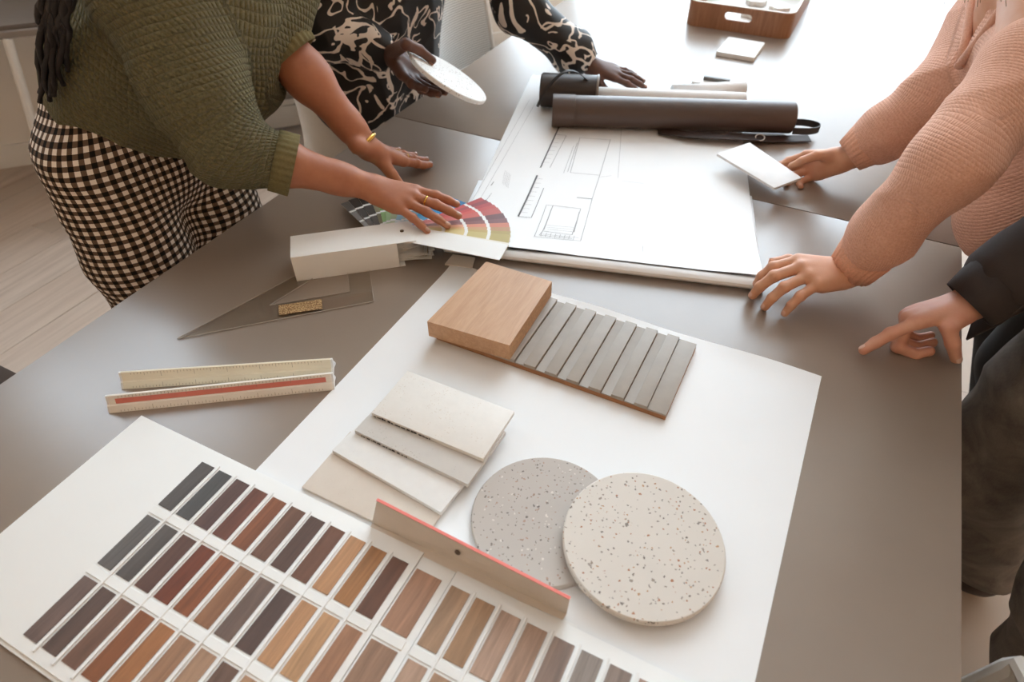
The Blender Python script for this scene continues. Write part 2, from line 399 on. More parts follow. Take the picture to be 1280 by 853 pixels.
# ---- wood sample folder
K = (CAMZ - .746) / .70
fo = thing('wood_sample_folder', 'opened white folder of rows of wood-tone sample chips', 'sample folder', (-.35, .16, T))
FX0, FX1, FXM, FY0, FY1 = -.727 * K, -.2665 * K, -.2215 * K, .021 * K, .304 * K
adopt(fo, MB().box(FX0 - .006, FX1 + .19, FY0 - .004, FY1 + .002, T + .0017, T + .0032).build('cover', M_card, bevel=.0004))
pgA = adopt(fo, MB().box(FX0, FX1, FY0, FY1, T + .0033, T + .006).build('page', M_card, bevel=.0006))
pgB = adopt(fo, MB().box(FX1 + .0008, FXM, FY0 - .01, .300 * K, T + .0033, T + .0048).build('page', M_card, bevel=.0004))
pgC = adopt(fo, MB().box(FXM + .001, .20, FY0 - .01, .302 * K, T + .0033, T + .0056).build('page', M_card, bevel=.0005))
chip_cols = {
 1: ['#544c47', '#5f5853', '#6a544b'], 2: ['#4c4845', '#574e48', '#5d473d'], 3: ['#5b4038', '#5c3d31', '#71503f'], 4: ['#6d4030', '#73381f', '#86502f'],
 5: ['#875236', '#8a5030', '#a06a42'], 6: ['#715040', '#8e6347', '#9a7256'], 7: ['#5c453c', '#6f5a50', '#a38066'], 8: ['#75503f', '#59453e', '#6d5346'],
 9: ['#b58761', '#b28560', '#a57f62'], 10: ['#a5744a', '#ba906a', '#b0886a'], 11: ['#6d4a3a', '#a2765a', '#9a725a'], 12: ['#a98067', '#977660', '#a58468'],
 13: ['#ab8a6e', '#b2937e', '#ab8a74'], 14: ['#a38061', '#ae8b70', '#a08064'], 15: ['#b59682', '#a98d78', '#b09680'], 16: ['#a88873', '#9d8270', '#a58a76'],
 17: ['#8d776b', '#957f72', '#8d7a6c'], 18: ['#8f8279', '#938679', '#8a7d70'], 19: ['#8d7b70', '#94857a', '#90806f'], 20: ['#a18578', '#a58c7c', '#9b8474'],
 21: ['#a5897a', '#9c8474', '#a08a7a'], 22: ['#957c6c', '#8d786a', '#9a8474']}
def chipmat(hx):
    c = hexc(hx); k_ = 'chip_' + hx
    if k_ in MATS: return MATS[k_]
    nn = NT(k_); vv = nn.coord('Object', (55, 4, 40)); f_ = nn.noise(vv, 2.2, 8, .62, 1.0)
    lo = tuple(x * .72 for x in c[:3]) + (1,); hi = tuple(min(1, x * 1.25) for x in c[:3]) + (1,)
    nn.col(nn.ramp(f_, [(.3, lo), (.7, hi)])); nn.set(Roughness=.5); nn.bump(f_, .12, .0005); MATS[k_] = nn.m; return nn.m
rows = [(.284, .212), (.196, .125), (.1085, .034)]
def chips(page, cols, x0, pitch, wid, ztop):
    for i, c in enumerate(cols):
        xa = (x0 + i * pitch) * K; xb = xa + wid * K
        for r, (ya, yb) in enumerate(rows):
            MB().box(xa, xb, yb * K, ya * K, ztop - .0001, ztop + .0011).build('wood_chip', chipmat(chip_cols[c][r]), page, bevel=.0003, seg=1)
        if i: MB().box(xa - (pitch - wid) * K * .72, xa - (pitch - wid) * K * .28, FY0 + .006, rows[0][0] * K + .004, ztop, ztop + .0022).build('divider', M_card, page, bevel=.0004, seg=1)
    for r in range(2):
        MB().box(x0 * K - .002, (x0 + pitch * (len(cols) - 1) + wid) * K + .002, (rows[r + 1][0] + .003) * K, (rows[r][1] - .003) * K, ztop, ztop + .0012).build('crossbar', M_card, page, bevel=.0003, seg=1)
chips(pgA, range(1, 12), -.594, .0298, .0215, T + .006)
chips(pgB, [12], -.2635, .03, .033, T + .0048)
chips(pgC, range(13, 23), -.2175, .0313, .0235, T + .0056)
# the standing cover flap with its red edge and rivet
FLR = Vector((0, .011, 0))
fl = adopt(fo, MB().add([P(471, 626, .788), (P(717, 738, .788) - FLR), (P(713, 757, T + .004) - FLR), P(465, 654, T + .004)] + [p + Vector((0, .0022, 0)) for p in (P(471, 626, .788), (P(717, 738, .788) - FLR), (P(713, 757, T + .004) - FLR), P(465, 654, T + .004))],
   [(0, 1, 2, 3), (7, 6, 5, 4), (0, 4, 5, 1), (1, 5, 6, 2), (2, 6, 7, 3), (3, 7, 4, 0)]).build('standing_flap', simple('grey_board', '#ddd4ca', .6)))
a, b = P(471, 626, .788), (P(717, 738, .788) - FLR)
MB().add([a + Vector((-.0004, -.0006, 0)), b + Vector((.0004, -.0006, 0)), b + Vector((.0004, .0028, 0)), a + Vector((-.0004, .0028, 0)), a + Vector((-.0004, -.0006, .0009)), b + Vector((.0004, -.0006, .0009)), b + Vector((.0004, .0028, .0009)), a + Vector((-.0004, .0028, .0009))],
   [(3, 2, 1, 0), (4, 5, 6, 7), (0, 1, 5, 4), (1, 2, 6, 5), (2, 3, 7, 6), (3, 0, 4, 7)]).build('edge_strip', simple('coral_edge', '#ef8378', .4), fl)
rv = a.lerp(b, .46).lerp(P(465, 654, T + .004).lerp((P(713, 757, T + .004) - FLR), .46), .43)
rvm = MB().lathe([(.0036, 0), (.0036, .0012), (.0028, .0018), (.0016, .0018), (.0012, .0006)], rv - Vector((0, .0008, 0)), (0, -1, .15), 20)
rvm.build('rivet', simple('dark_steel', '#7d7168', .35, metal=.8), fl, smooth=True)
adopt(fo, MB().add([p for p in (P(460, 668, T + .0036), P(703, 775, T + .0036), (P(713, 757, T + .0036) - FLR), P(465, 654, T + .0036))] + [p - Vector((0, 0, .0012)) for p in (P(460, 668, T + .0036), P(703, 775, T + .0036), (P(713, 757, T + .0036) - FLR), P(465, 654, T + .0036))],
   [(0, 1, 2, 3), (7, 6, 5, 4), (0, 4, 5, 1), (1, 5, 6, 2), (2, 6, 7, 3), (3, 7, 4, 0)]).build('fold_strip', M_cream))

# ---- four tiles in a staggered stack
def tilemat(name, base, speck, amt, bump=.1):
    nn = NT(name); vv = nn.coord('Object'); vo = nn.add('ShaderNodeTexVoronoi'); vo.inputs['Scale'].default_value = 260; nn.link(vv, vo.inputs['Vector'])
    f_ = nn.noise(vv, 60, 6, .65); sel = nn.math('MULTIPLY', nn.math('LESS_THAN', vo.outputs['Distance'], amt), nn.math('GREATER_THAN', nn.noise(vv, 35, 3), .54))
    b_ = nn.ramp(f_, [(.3, tuple(x * .95 for x in hexc(base)[:3]) + (1,)), (.7, hexc(base))])
    nn.col(nn.mix(sel, b_, hexc(speck))); nn.set(Roughness=.55); nn.bump(f_, bump, .0008); return nn.m
def slab(z0, z1, pts, name, mat, label, group, bevel=.0008):
    lo = [Vector((p.x, p.y, z0)) for p in pts]; hi = [Vector((p.x, p.y, z1)) for p in pts]
    o = MB().add(lo + hi, [(3, 2, 1, 0), (4, 5, 6, 7), (0, 1, 5, 4), (1, 2, 6, 5), (2, 3, 7, 6), (3, 0, 4, 7)]).build(name, mat, bevel=bevel)
    return tag(o, label, 'tile', group)
zs = [T + .0009, T + .0056, T + .0126, T + .0196, T + .0266]
def rect(a, b, depth):
    """a, b: front left and front right corner; depth along the perpendicular"""
    d = (b - a).normalized(); nrm = Vector((-d.y, d.x, 0)) * depth; return [a, b, b + nrm, a + nrm]
G = 'staggered stack of stone tiles'
t4 = rect(P(377, 609, zs[1]), P(377, 609, zs[1]) + Vector((.176, .0, 0)), .10)
slab(zs[0], zs[1], t4, 'stone_tile', tilemat('tile_beige', '#e0d3c5', '#c9b8a6', .1), 'plain beige tile at the bottom of the staggered tile stack', G)
a = P(415, 563, zs[2]); b = P(551, 641, zs[2]); slab(zs[1], zs[2], rect(a, b, .10), 'stone_tile', tilemat('tile_white', '#f1eeea', '#e3ddd6', .1), 'smooth white tile second from the bottom of the staggered tile stack', G)
a = P(443, 538, zs[3]); b = P(585, 606, zs[3]); slab(zs[2], zs[3], rect(a, b, .095), 'stone_tile', tilemat('tile_grey', '#d6d0c9', '#c4bcb3', .25), 'pale grey tile third from the bottom of the staggered tile stack', G)
a = P(464, 516, zs[4]); b = P(604, 574, zs[4]); t1 = rect(a, b, .088)
slab(zs[3], zs[4], t1, 'stone_tile', tilemat('tile_travertine', '#ebe5dd', '#ddd2c5', .22, .3), 'pitted cream tile on top of the staggered tile stack', G)
# dark printed marks on two tile edges
M_ink = simple('black_ink', '#3a3531', .7)
for (pa, pb, za, zb, s0, s1) in ((a, b, zs[3], zs[4], .02, .55), (P(443, 538, zs[3]), P(585, 606, zs[3]), zs[2], zs[3], .06, .5)):
    own = [o for o in COL.objects if o.name.startswith('stone_tile')][-1 if za == zs[3] else -2]
    m = MB(); d = (pb - pa); s = s0
    while s < s1:
        l = random.uniform(.008, .03)
        p, q_ = pa + d * s, pa + d * (s + l); h = random.uniform(.35, .8)
        nr = Vector((d.y, -d.x, 0)).normalized() * .0004
        m.add([Vector((p.x, p.y, za + .001)) + nr, Vector((q_.x, q_.y, za + .001)) + nr, Vector((q_.x, q_.y, za + .001 + .005 * h)) + nr, Vector((p.x, p.y, za + .001 + .005 * h)) + nr], [(0, 1, 2, 3)])
        s += l + random.uniform(.0, .022)
    m.build('printed_mark', M_ink, own)

# ---- ribbed panel on its board, oak block on top
M_mdf = simple('raw_mdf', '#a87650', .75, var=.1, vscale=60)
M_rib = simple('ribbed_grey', '#a3988c', .55, var=.04, vscale=40)
rp = thing('ribbed_panel', 'grey ribbed wall panel sample with a brown fibreboard base', 'panel sample', (-.26, .70, T))
RX0, RX1, RY0, RY1 = -.444, -.0755, .622, .781
adopt(rp, MB().box(RX0, RX1, RY0, RY1, T + .0009, T + .0085).build('base_board', M_mdf, bevel=.0005))
pit = .0342
for i in range(11):
    x1 = RX1 - .0275 - i * pit
    x0 = max(x1 - .0187, RX0); 
    if x1 < RX0 + .004: break
    adopt(rp, MB().box(x0, x1, RY0, RY1, T + .0085, T + .0150).build('rib', M_rib, bevel=.0006))
    adopt(rp, MB().box(max(x0 - pit + .0187 + .0008, RX0), x0, RY0, RY1, T + .0085, T + .0108).build('groove_strip', M_rib, bevel=.0003, seg=1))
adopt(rp, MB().box(RX1 - .0272, RX1, RY0, RY1, T + .0085, T + .0118).build('end_strip', M_rib, bevel=.0005))
bp = [P(534, 402, .785), P(637, 432, .785), P(690, 352, .785), P(608, 327, .785)]
z0b = T + .0153
M_oak = wood('oak_veneer', '#b98d68', '#d3a984', 'y', 1.6, .5)
M_oak_end = simple('particle_edge', '#c39871', .7, var=.18, vscale=220, bump=.3)
blk = MB(); lo = [Vector((p.x, p.y, z0b)) for p in bp]
blk.add(lo + bp, [(3, 2, 1, 0), (4, 5, 6, 7), (0, 1, 5, 4), (2, 3, 7, 6), (3, 0, 4, 7)]); blk.cur = 1; blk.add(lo + bp, [(1, 2, 6, 5)])
tag(blk.build('oak_block', [M_oak, M_oak_end]), 'square oak block resting on the grey ribbed panel', 'wood block')

# ---- terrazzo discs
def terrazzo(name, base, cols, seed, dens):
    nn = NT(name); vv = nn.coord('Object'); 
    mp = nn.add('ShaderNodeMapping'); mp.inputs['Location'].default_value = (seed, seed * 2, 0); nn.link(vv, mp.inputs[0])
    cur = nn.ramp(nn.noise(vv, 25, 6), [(.3, tuple(x * .96 for x in hexc(base)[:3]) + (1,)), (.7, hexc(base))])
    for sc_, thr, d_ in ((260, .30, dens), (150, .25, dens * .7)):
        vo = nn.add('ShaderNodeTexVoronoi'); vo.inputs['Scale'].default_value = sc_; vo.inputs['Randomness'].default_value = 1
        dn_ = nn.add('ShaderNodeTexNoise'); dn_.inputs['Scale'].default_value = 160; nn.link(mp.outputs[0], dn_.inputs[0])
        mixv = nn.add('ShaderNodeMix', data_type='VECTOR'); mixv.inputs[0].default_value = .006; nn.link(mp.outputs[0], mixv.inputs[4]); nn.link(dn_.outputs['Color'], mixv.inputs[5])
        nn.link(mixv.outputs[1], vo.inputs['Vector'])
        sep = nn.add('ShaderNodeSeparateColor'); nn.link(vo.outputs['Color'], sep.inputs[0])
        on = nn.math('MULTIPLY', nn.math('LESS_THAN', vo.outputs['Distance'], thr), nn.math('LESS_THAN', sep.outputs[0], d_))
        st = [(i / len(cols), hexc(c)) for i, c in enumerate(cols)]
        cur = nn.mix(on, cur, nn.ramp(sep.outputs[1], st, 'CONSTANT'))
    nn.col(cur); nn.set(Roughness=.55); return nn.m
def disc_profile(r, t, e=.0015): return [(0.0005, 0), (r - e, 0), (r, e), (r, t - e), (r - e, t), (.0005, t)]
M_ter1 = terrazzo('terrazzo_grey', '#bdb2a8', ['#877a70', '#9c7f6e', '#d8cec4', '#756b65', '#ad8f7e', '#94897f'], 3.1, .34)
M_ter2 = terrazzo('terrazzo_cream', '#dcd3c8', ['#9d8e80', '#b07a58', '#897e74', '#a19488', '#bd946e', '#7f7469'], 1.7, .30)
M_ter3 = terrazzo('terrazzo_white', '#ecebe8', ['#9d958d', '#a98a72', '#b9b2aa', '#8d857e'], 5.3, .22)
c1 = P(681, 647, T + .009); c1.z = T + .0009
c2 = P(804.5, 676, T + .022)
tag(MB().lathe(disc_profile(.0885, .009), c1, (0, 0, 1), 96).build('terrazzo_disc', M_ter1, smooth=True), 'grey terrazzo disc lying half under the cream one', 'disc', 'terrazzo discs')
c2.z = T + .0118
tl = Vector((.055, -.02, 1)).normalized()
tag(MB().lathe(disc_profile(.0925, .010), c2, tl, 96).build('terrazzo_disc', M_ter2, smooth=True), 'cream terrazzo disc with brown flecks leaning on the grey disc', 'disc', 'terrazzo discs')

# ---- triangular scale rulers
def scale_ruler(fa, fb, mat, band, label, side=.026):
    """fa, fb: ends of the front bottom edge on the table"""
    d = (fb - fa).normalized(); nrm = Vector((-d.y, d.x, 0)); L = (fb - fa).length; h = side * .866
    t = thing('scale_ruler', label, 'ruler', tuple((fa + fb) / 2), 'triangular scale rulers')
    prof = [(0, .0), (side * .10, 0), (side * .44, .0035), (side * .56, .0035), (side * .9, 0), (side, 0), (side, .0012), (side * .82, h * .42), (side * .73, h * .46), (side * .56, h), (side * .44, h), (side * .27, h * .46), (side * .18, h * .42), (0, .0012)]
    vs = [fa + nrm * y + Vector((0, 0, z)) for y, z in prof] + [fb + nrm * y + Vector((0, 0, z)) for y, z in prof]; k_ = len(prof)
    fs = [tuple(range(k_)), tuple(range(2 * k_ - 1, k_ - 1, -1))] + [(i, (i + 1) % k_, k_ + (i + 1) % k_, k_ + i) for i in range(k_)]
    adopt(t, MB().add(vs, fs).build('ruler_body', mat))
    fn = Vector((0, 0, 0)) - nrm * .866 + Vector((0, 0, .5))
    def fp(s, q, off=.0005):
        # point on the front face: s along, q 0..1 up the face (follows the two facets)
        if q < .5: y, z = (side * .18 * q / .44, .0012 + (h * .42 - .0012) * q / .44) if q < .44 else (side * .20, h * .43)
        else: y, z = side * (.27 + (.44 - .27) * (q - .5) / .5), h * (.46 + .54 * (q - .5) / .5)
        return fa + d * s + nrm * y + Vector((0, 0, z)) + fn * off
    m = MB(); N_ = 60
    for i in range(1, N_):
        s = L * (.03 + .94 * i / N_); lg = .30 if i % 10 == 0 else (.2 if i % 5 == 0 else .11)
        m.add([fp(s, .03), fp(s + .0005, .03), fp(s + .0005, .03 + lg), fp(s, .03 + lg)], [(0, 1, 2, 3)])
        m.add([fp(s, .97), fp(s + .0005, .97), fp(s + .0005, .97 - lg), fp(s, .97 - lg)], [(0, 1, 2, 3)])
    adopt(t, m.build('graduations', simple('ruler_print', '#9a8a72', .6)))
    if band:
        m = MB(); m.add([fp(L * .03, .52), fp(L * .975, .52), fp(L * .975, .82), fp(L * .03, .82)], [(0, 1, 2, 3)])
        adopt(t, m.build('red_band', simple('ruler_red', '#dd8072', .5)))
    for e, sgn in ((fa, -1), (fb, 1)):
        adopt(t, MB().add([e + nrm * (y * 1.0) + Vector((0, 0, z)) + d * (sgn * .0002) for y, z in prof] + [e + nrm * y + Vector((0, 0, z)) + d * (sgn * .003) for y, z in prof], [tuple(range(k_)), tuple(range(2 * k_ - 1, k_ - 1, -1))] + [(i, (i + 1) % k_, k_ + (i + 1) % k_, k_ + i) for i in range(k_)]).build('end_cap', M_white))
    return t
scale_ruler(P(139, 517), P(416, 488), simple('ruler_white', '#f0e9de', .5), True, 'white triangular scale ruler with a red stripe lying on the table')
scale_ruler(P(155, 487), P(415, 470), simple('ruler_ivory', '#e9dfc8', .5), False, 'ivory triangular scale ruler lying just behind the red-striped one')

# ---- clear set square with a gold label
n = NT('clear_acrylic'); tr = n.add('ShaderNodeBsdfTransparent'); tr.inputs[0].default_value = (.93, .92, .90, 1); gl = n.add('ShaderNodeBsdfGlossy'); gl.inputs['Roughness'].default_value = .06
mx = n.add('ShaderNodeMixShader'); mx.inputs[0].default_value = .05; n.link(tr.outputs[0], mx.inputs[1]); n.link(gl.outputs[0], mx.inputs[2]); n.link(mx.outputs[0], n.out.inputs[0])
M_acr = n.m
ss = thing('set_square', 'clear acrylic set square with a gold label half under the fan deck', 'set square', tuple(P(380, 370)))
A_, B_, C_ = P(221, 423, T + .003), P(467, 376, T + .003), P(457, 297, T + .003)
ia, ib, ic = P(337, 381, T + .003), P(437, 364, T + .003), P(432, 322, T + .003)
ia = ia + (A_ - ia) * .0
vs = []
for p in (A_, B_, C_, ia, ib, ic): vs += [Vector((p.x, p.y, T + .0004)), Vector((p.x, p.y, T + .0030))]
def ring(z): return [2 * i + z for i in range(6)]
fs = []
for z in (0, 1):
    r = ring(z); 
    for (a, b, c, d) in ((0, 1, 4, 3), (1, 2, 5, 4), (2, 0, 3, 5)): fs.append((r[a], r[b], r[c], r[d]))
for a, b in ((0, 1), (1, 2), (2, 0), (3, 4), (4, 5), (5, 3)): fs.append((2 * a, 2 * b, 2 * b + 1, 2 * a + 1))
adopt(ss, MB().add(vs, fs).build('acrylic_plate', M_acr, bevel=.0004, seg=1))
M_aedge = simple('acrylic_edge', '#b3a79b', .25)
m = MB()
for a, b in ((A_, B_), (B_, C_), (C_, A_), (ia, ib), (ib, ic), (ic, ia)):
    m.tube([a - Vector((0, 0, .0012)), b - Vector((0, 0, .0012))], .0007, 6)
adopt(ss, m.build('polished_edge', M_aedge))
n = NT('gold_label'); v = n.coord('Object'); f = n.noise(v, 420, 5, .7); n.col(n.ramp(f, [(.45, hexc('#c9a878')), (.52, hexc('#7d5a34'))])); n.set(Roughness=.5)
q = [P(349, 394, T + .0033), P(403, 386, T + .0033), P(402, 374, T + .0033), P(348, 382, T + .0033)]
adopt(ss, MB().add(q + [p - Vector((0, 0, .0003)) for p in q], [(0, 1, 2, 3), (7, 6, 5, 4), (0, 4, 5, 1), (1, 5, 6, 2), (2, 6, 7, 3), (3, 7, 4, 0)]).build('gold_label', n.m))

# ---- colour fan deck
n = NT('swatch_print'); at = n.add('ShaderNodeAttribute'); at.attribute_name = 'Col'; n.link(at.outputs['Color'], n.b.inputs['Base Color']); n.set(Roughness=.45); M_swatch = n.m
fd = thing('colour_fan_deck', 'white boxed paint colour fan deck spread open under a hand', 'fan deck', tuple(P(450, 310)))
O = Vector((-.606, .795)); dirb = Vector((math.cos(math.radians(40.5)), math.sin(math.radians(40.5)))); nb = Vector((-dirb.y, dirb.x))
def bpx(s, q): return O + dirb * s + nb * q
W2 = .033
# sleeve: spine side closed towards the far left, open right end
sl = MB()
def fbox(m, s0, s1, q0, q1, z0, z1):
    m.prism([bpx(s0, q0), bpx(s1, q0), bpx(s1, q1), bpx(s0, q1)], z0, z1)
fbox(sl, -.20, .012, -W2, W2, T + .0488, T + .0505); fbox(sl, -.20, -.012, -W2, W2, T + .0005, T + .002)
fbox(sl, -.20, -.022, -W2, -W2 + .0015, T + .002, T + .0488); fbox(sl, -.20, -.022, W2 - .0015, W2, T + .002, T + .0488); fbox(sl, -.2, -.1985, -W2 + .0015, W2 - .0015, T + .002, T + .0488)
adopt(fd, sl.build('sleeve', M_card))
adopt(fd, MB().lathe([(.0035, 0), (.0035, .0012), (.002, .002)], Vector((O.x - .008, O.y - .004, T + .0505)), (0, 0, 1), 16).build('rivet', simple('brass_dark', '#6a5238', .4, metal=.7), smooth=True))
PIV = Vector((O.x - .012, O.y - .005))
def card(ang, z, cols, length=.195, wid=.047, th=.0009):
    d = Vector((math.cos(ang), math.sin(ang))); nn_ = Vector((-d.y, d.x))
    cuts = [-.018, .045, .085, .122, .158, length]; m = MB(); fcol = []
    white = (.86, .85, .82, 1)
    def quad(s0, s1, c):
        pts = [PIV + d * s0 - nn_ * wid / 2, PIV + d * s1 - nn_ * wid / 2, PIV + d * s1 + nn_ * wid / 2, PIV + d * s0 + nn_ * wid / 2]
        m.add([(p.x, p.y, z + th) for p in pts], [(0, 1, 2, 3)]); fcol.append(c)
    quad(-.018, .03, white); s = .03
    per = (length - .03) / len(cols)
    for c in cols:
        quad(s, s + .006, white); quad(s + .006, s + per, hexc(c)); s += per
    pts = [PIV + d * -.018 - nn_ * wid / 2, PIV + d * length - nn_ * wid / 2, PIV + d * length + nn_ * wid / 2, PIV + d * -.018 + nn_ * wid / 2]
    o0 = len(m.v); vv = [(p.x, p.y, z) for p in pts] + [(p.x, p.y, z + th) for p in pts]
    m.add(vv, [(3, 2, 1, 0), (0, 1, 5, 4), (1, 2, 6, 5), (2, 3, 7, 6), (3, 0, 4, 7)]); fcol += [white] * 5
    me = bpy.data.meshes.new('colour_card'); me.from_pydata(m.v, [], m.f); me.materials.append(M_swatch)
    ca = me.color_attributes.new('Col', 'FLOAT_COLOR', 'CORNER'); k_ = 0; dat = []
    for p, c in zip(me.polygons, fcol): dat += list(c) * len(p.vertices)
    ca.data.foreach_set('color', dat)
    o = link('colour_card', me); adopt(fd, o); return o
R_ = math.radians
fan = []
# from the top card (white, angle low) round to the dark greys at the back
fan.append((12, ['#f4f3f0'] * 1))
ye = [['#e8d9a8', '#d9c58c', '#c9b877', '#b7a35c'], ['#e6d2a0', '#d6bd82', '#c2a868', '#b09a55'], ['#ecc9a0', '#ddb083', '#cc9d72', '#b98c5e'], ['#f0c8ac', '#e6a98a', '#d98d70', '#cb7a5c']]
rd = [['#b98f88', '#9c6a66', '#8d5a58', '#7d4a4a'], ['#a87f7c', '#8f5f5e', '#7d4c4c', '#6f4040'], ['#e39a90', '#d9776c', '#cd6258', '#b9554c'], ['#e2857c', '#dc6a5e', '#d2584e', '#bd4a44'], ['#e0766c', '#d55a52', '#c64a46', '#b04040'], ['#d48a84', '#c0605c', '#a84c4c', '#8f3c40']]
bl = [['#9dc3dc', '#5fa6cf', '#2e8cc0', '#1f6fa0'], ['#8cc5de', '#43a4cf', '#1a86b8', '#1a6a96'], ['#b5d3e2', '#84b8d4', '#5a9cc0', '#44809f'], ['#c0d6de', '#98bccb', '#7aa4b4', '#648c9a'], ['#cfdcdc', '#b0c6c4', '#98b0ac', '#7f9893']]
gr = [['#c3d3ae', '#a3bb88', '#87a368', '#6d8a50'], ['#b4c79a', '#8fae70', '#749654', '#5d7e42'], ['#cdd2b4', '#a8ac86', '#8a8d66', '#70724e'], ['#6a6048', '#7d7458', '#8f866a', '#a39a80']]
dk_ = [['#8b837a', '#5f5852', '#4a4440', '#3a3532'], ['#9a9490', '#6d6763', '#544f4c', '#45403e'], ['#b5b1ae', '#96918e', '#7f7a78', '#6a6664']]
seq = [(18, ye[0]), (21.5, ye[1]), (26, ye[2]), (31, ye[3]), (36, rd[0]), (42, rd[1]), (49, rd[2]), (53, rd[3]), (57, rd[4]), (61, rd[5]), (65, rd[4]), (80, bl[0]), (86, bl[1]), (91, bl[2]), (98, bl[3]), (104, bl[4]),
       (113, bl[3]), (121, gr[2]), (127, gr[0]), (132, gr[1]), (136, gr[3]), (143, dk_[0]), (149, dk_[1]), (154, dk_[2])]
z = T + .0478
card(R_(8), z, ['#f2f1ee']); z -= .0011
card(R_(10), z, ['#ece6da']); z -= .0011
for ang, c in seq: card(R_(ang), z, c, .163 if 78 < ang < 115 else .195); z -= .00115
for ang in (30, 41, 27, 44, 35, 46, 38, 33, 45, 40, 29, 42, 37):
    card(R_(ang), z, ['#e6dccb', '#d9cbb6', '#8fa0b4', '#c9b9a0'], length=.05 + random.uniform(-.012, .006), wid=.05); z -= .0012

# ---- plan sheets
BL, BR = Vector((-.545, .845, 0)), Vector((-.02, .988, 0))
UV_u = (BR - BL).normalized(); UV_v = Vector((-UV_u.y, UV_u.x, 0)); SW = (BR - BL).length; SH = .84
def pz(u, v, lift):
    # gentle waves in the free lower right part, front edge resting on the rolled lip
    e = max(0.0, 1 - v / .22); wv = .004 * math.sin(u * 14 + v * 9) * min(1, u / .3) * max(0, 1 - v / .5)
    return lift + .0165 * e * e + max(0, wv) * .8
def sheet(name, mat, u0, u1, v0, v1, lift, zf, nu=36, nv=48, th=.0005):
    vs = []; N_ = (nu + 1) * (nv + 1)
    for off in (0, -th):
        for j in range(nv + 1):
            for i in range(nu + 1):
                u = u0 + (u1 - u0) * i / nu; v = v0 + (v1 - v0) * j / nv
                p = BL + UV_u * u + UV_v * v; vs.append((p.x, p.y, T + zf(u, v, lift) + off))
    fs = []
    for j in range(nv):
        for i in range(nu):
            a = j * (nu + 1) + i; fs.append((a, a + 1, a + nu + 2, a + nu + 1)); fs.append(tuple(q + N_ for q in (a + nu + 1, a + nu + 2, a + 1, a)))
    rim = list(range(nu + 1)) + [j * (nu + 1) + nu for j in range(1, nv + 1)] + [nv * (nu + 1) + i for i in range(nu - 1, -1, -1)] + [j * (nu + 1) for j in range(nv - 1, 0, -1)]
    for a, b in zip(rim, rim[1:] + rim[:1]): fs.append((a, b, b + N_, a + N_))
    return MB().add(vs, fs).build(name, mat, smooth=True)
GP = 'pile of floor plan sheets'
pl = tag(sheet('plan_sheet', M_paper, 0, SW, -.004, SH, .0042, pz), 'top floor plan sheet printed with thin grey building outlines', 'drawing', GP)
tag(sheet('plan_sheet', M_paper, -.004, SW + .002, .016, SH - .01, .0022, lambda u, v, l: pz(u, v, l) - .0), 'plain sheet between the printed floor plan and the curled bottom sheet', 'drawing', GP)
# bottom sheet with its near edge rolled up
prof = [(.30, .0008), (.15, .0008), (.05, .0009), (.0, .001), (-.012, .0014), (-.0195, .0042), (-.0225, .009), (-.0215, .0138), (-.017, .0172), (-.010, .0185), (-.002, .0178)]
N_ = 30; vs = []; fs = []
for off in (0, 1):
    for i in range(N_ + 1):
        u = -.012 + (SW + .018) * i / N_
        for k_, (v_, z_) in enumerate(prof):
            q = max(0, 1 - u / .20); vv = v_ * (1 - .15 * q); zz = z_ * (1 - .25 * q * (k_ > 4))
            p = BL + UV_u * u + UV_v * vv; vs.append((p.x, p.y, T + zz + .0004 * (1 - off) + (.0 if off == 0 else .0)))
np_ = len(prof); NN = (N_ + 1) * np_
for i in range(N_):
    for k_ in range(np_ - 1): a = i * np_ + k_; fs.append((a, a + 1, a + np_ + 1, a + np_))
bs = MB().add(vs[:NN], fs).build('plan_sheet', M_paper, smooth=True)
sm = bs.modifiers.new('thickness', 'SOLIDIFY'); sm.thickness = .0006; sm.offset = 0
tag(bs, 'bottom plan sheet whose near edge is rolled up into a lip', 'drawing', GP)
# printed plan lines (flat print following the sheet)
ink = MB(); M_line = simple('plan_ink', '#a5a2a0', .7); M_line2 = simple('plan_ink_dark', '#5f5c5b', .7); ink2 = MB()
def uvp(px, py):
    p = P(px, py, T + .006) - BL; return (p.dot(UV_u), p.dot(UV_v))
def pline(p, q, wid=.0011, dark=False):
    a, b = uvp(*p), uvp(*q); a, b = Vector(a), Vector(b); d = (b - a)
    if d.length < 1e-4: return
    nn_ = Vector((-d.y, d.x)).normalized() * wid / 2; K_ = max(1, int(d.length / .03)); pts = []
    for i in range(K_ + 1):
        c_ = a + d * i / K_
        for s_ in (-1, 1):
            e = c_ + nn_ * s_; w_ = BL + UV_u * e.x + UV_v * e.y; pts.append((w_.x, w_.y, T + pz(e.x, e.y, .0042) + .0010))
    (ink2 if dark else ink).add(pts, [(2 * i, 2 * i + 1, 2 * i + 3, 2 * i + 2) for i in range(K_)])
def zz(x, y): return (560 + x * .34, 80 + y * .34)
def poly_(pts, closed=False, **kw):
    pts = [zz(*p) for p in pts]
    for a, b in zip(pts, pts[1:] + (pts[:1] if closed else [])): pline(a, b, **kw)
poly_([(412, 222), (340, 380)], wid=.0032, dark=True); poly_([(328, 408), (258, 566)], wid=.0036, dark=True)
poly_([(258, 566), (306, 570), (352, 455)], wid=.0012, dark=True); poly_([(435, 262), (375, 380)]); poly_([(402, 258), (435, 262)])
for i in range(9):
    f_ = i / 9; poly_([(322 - 62 * f_, 420 + 144 * f_), (346 - 36 * f_, 468 + 100 * f_)][:1] + [(322 - 62 * f_ + 26, 422 + 144 * f_)], wid=.0008)
    poly_([(404 - 62 * f_, 244 + 130 * f_), (404 - 62 * f_ + 24, 246 + 130 * f_)], wid=.0008)
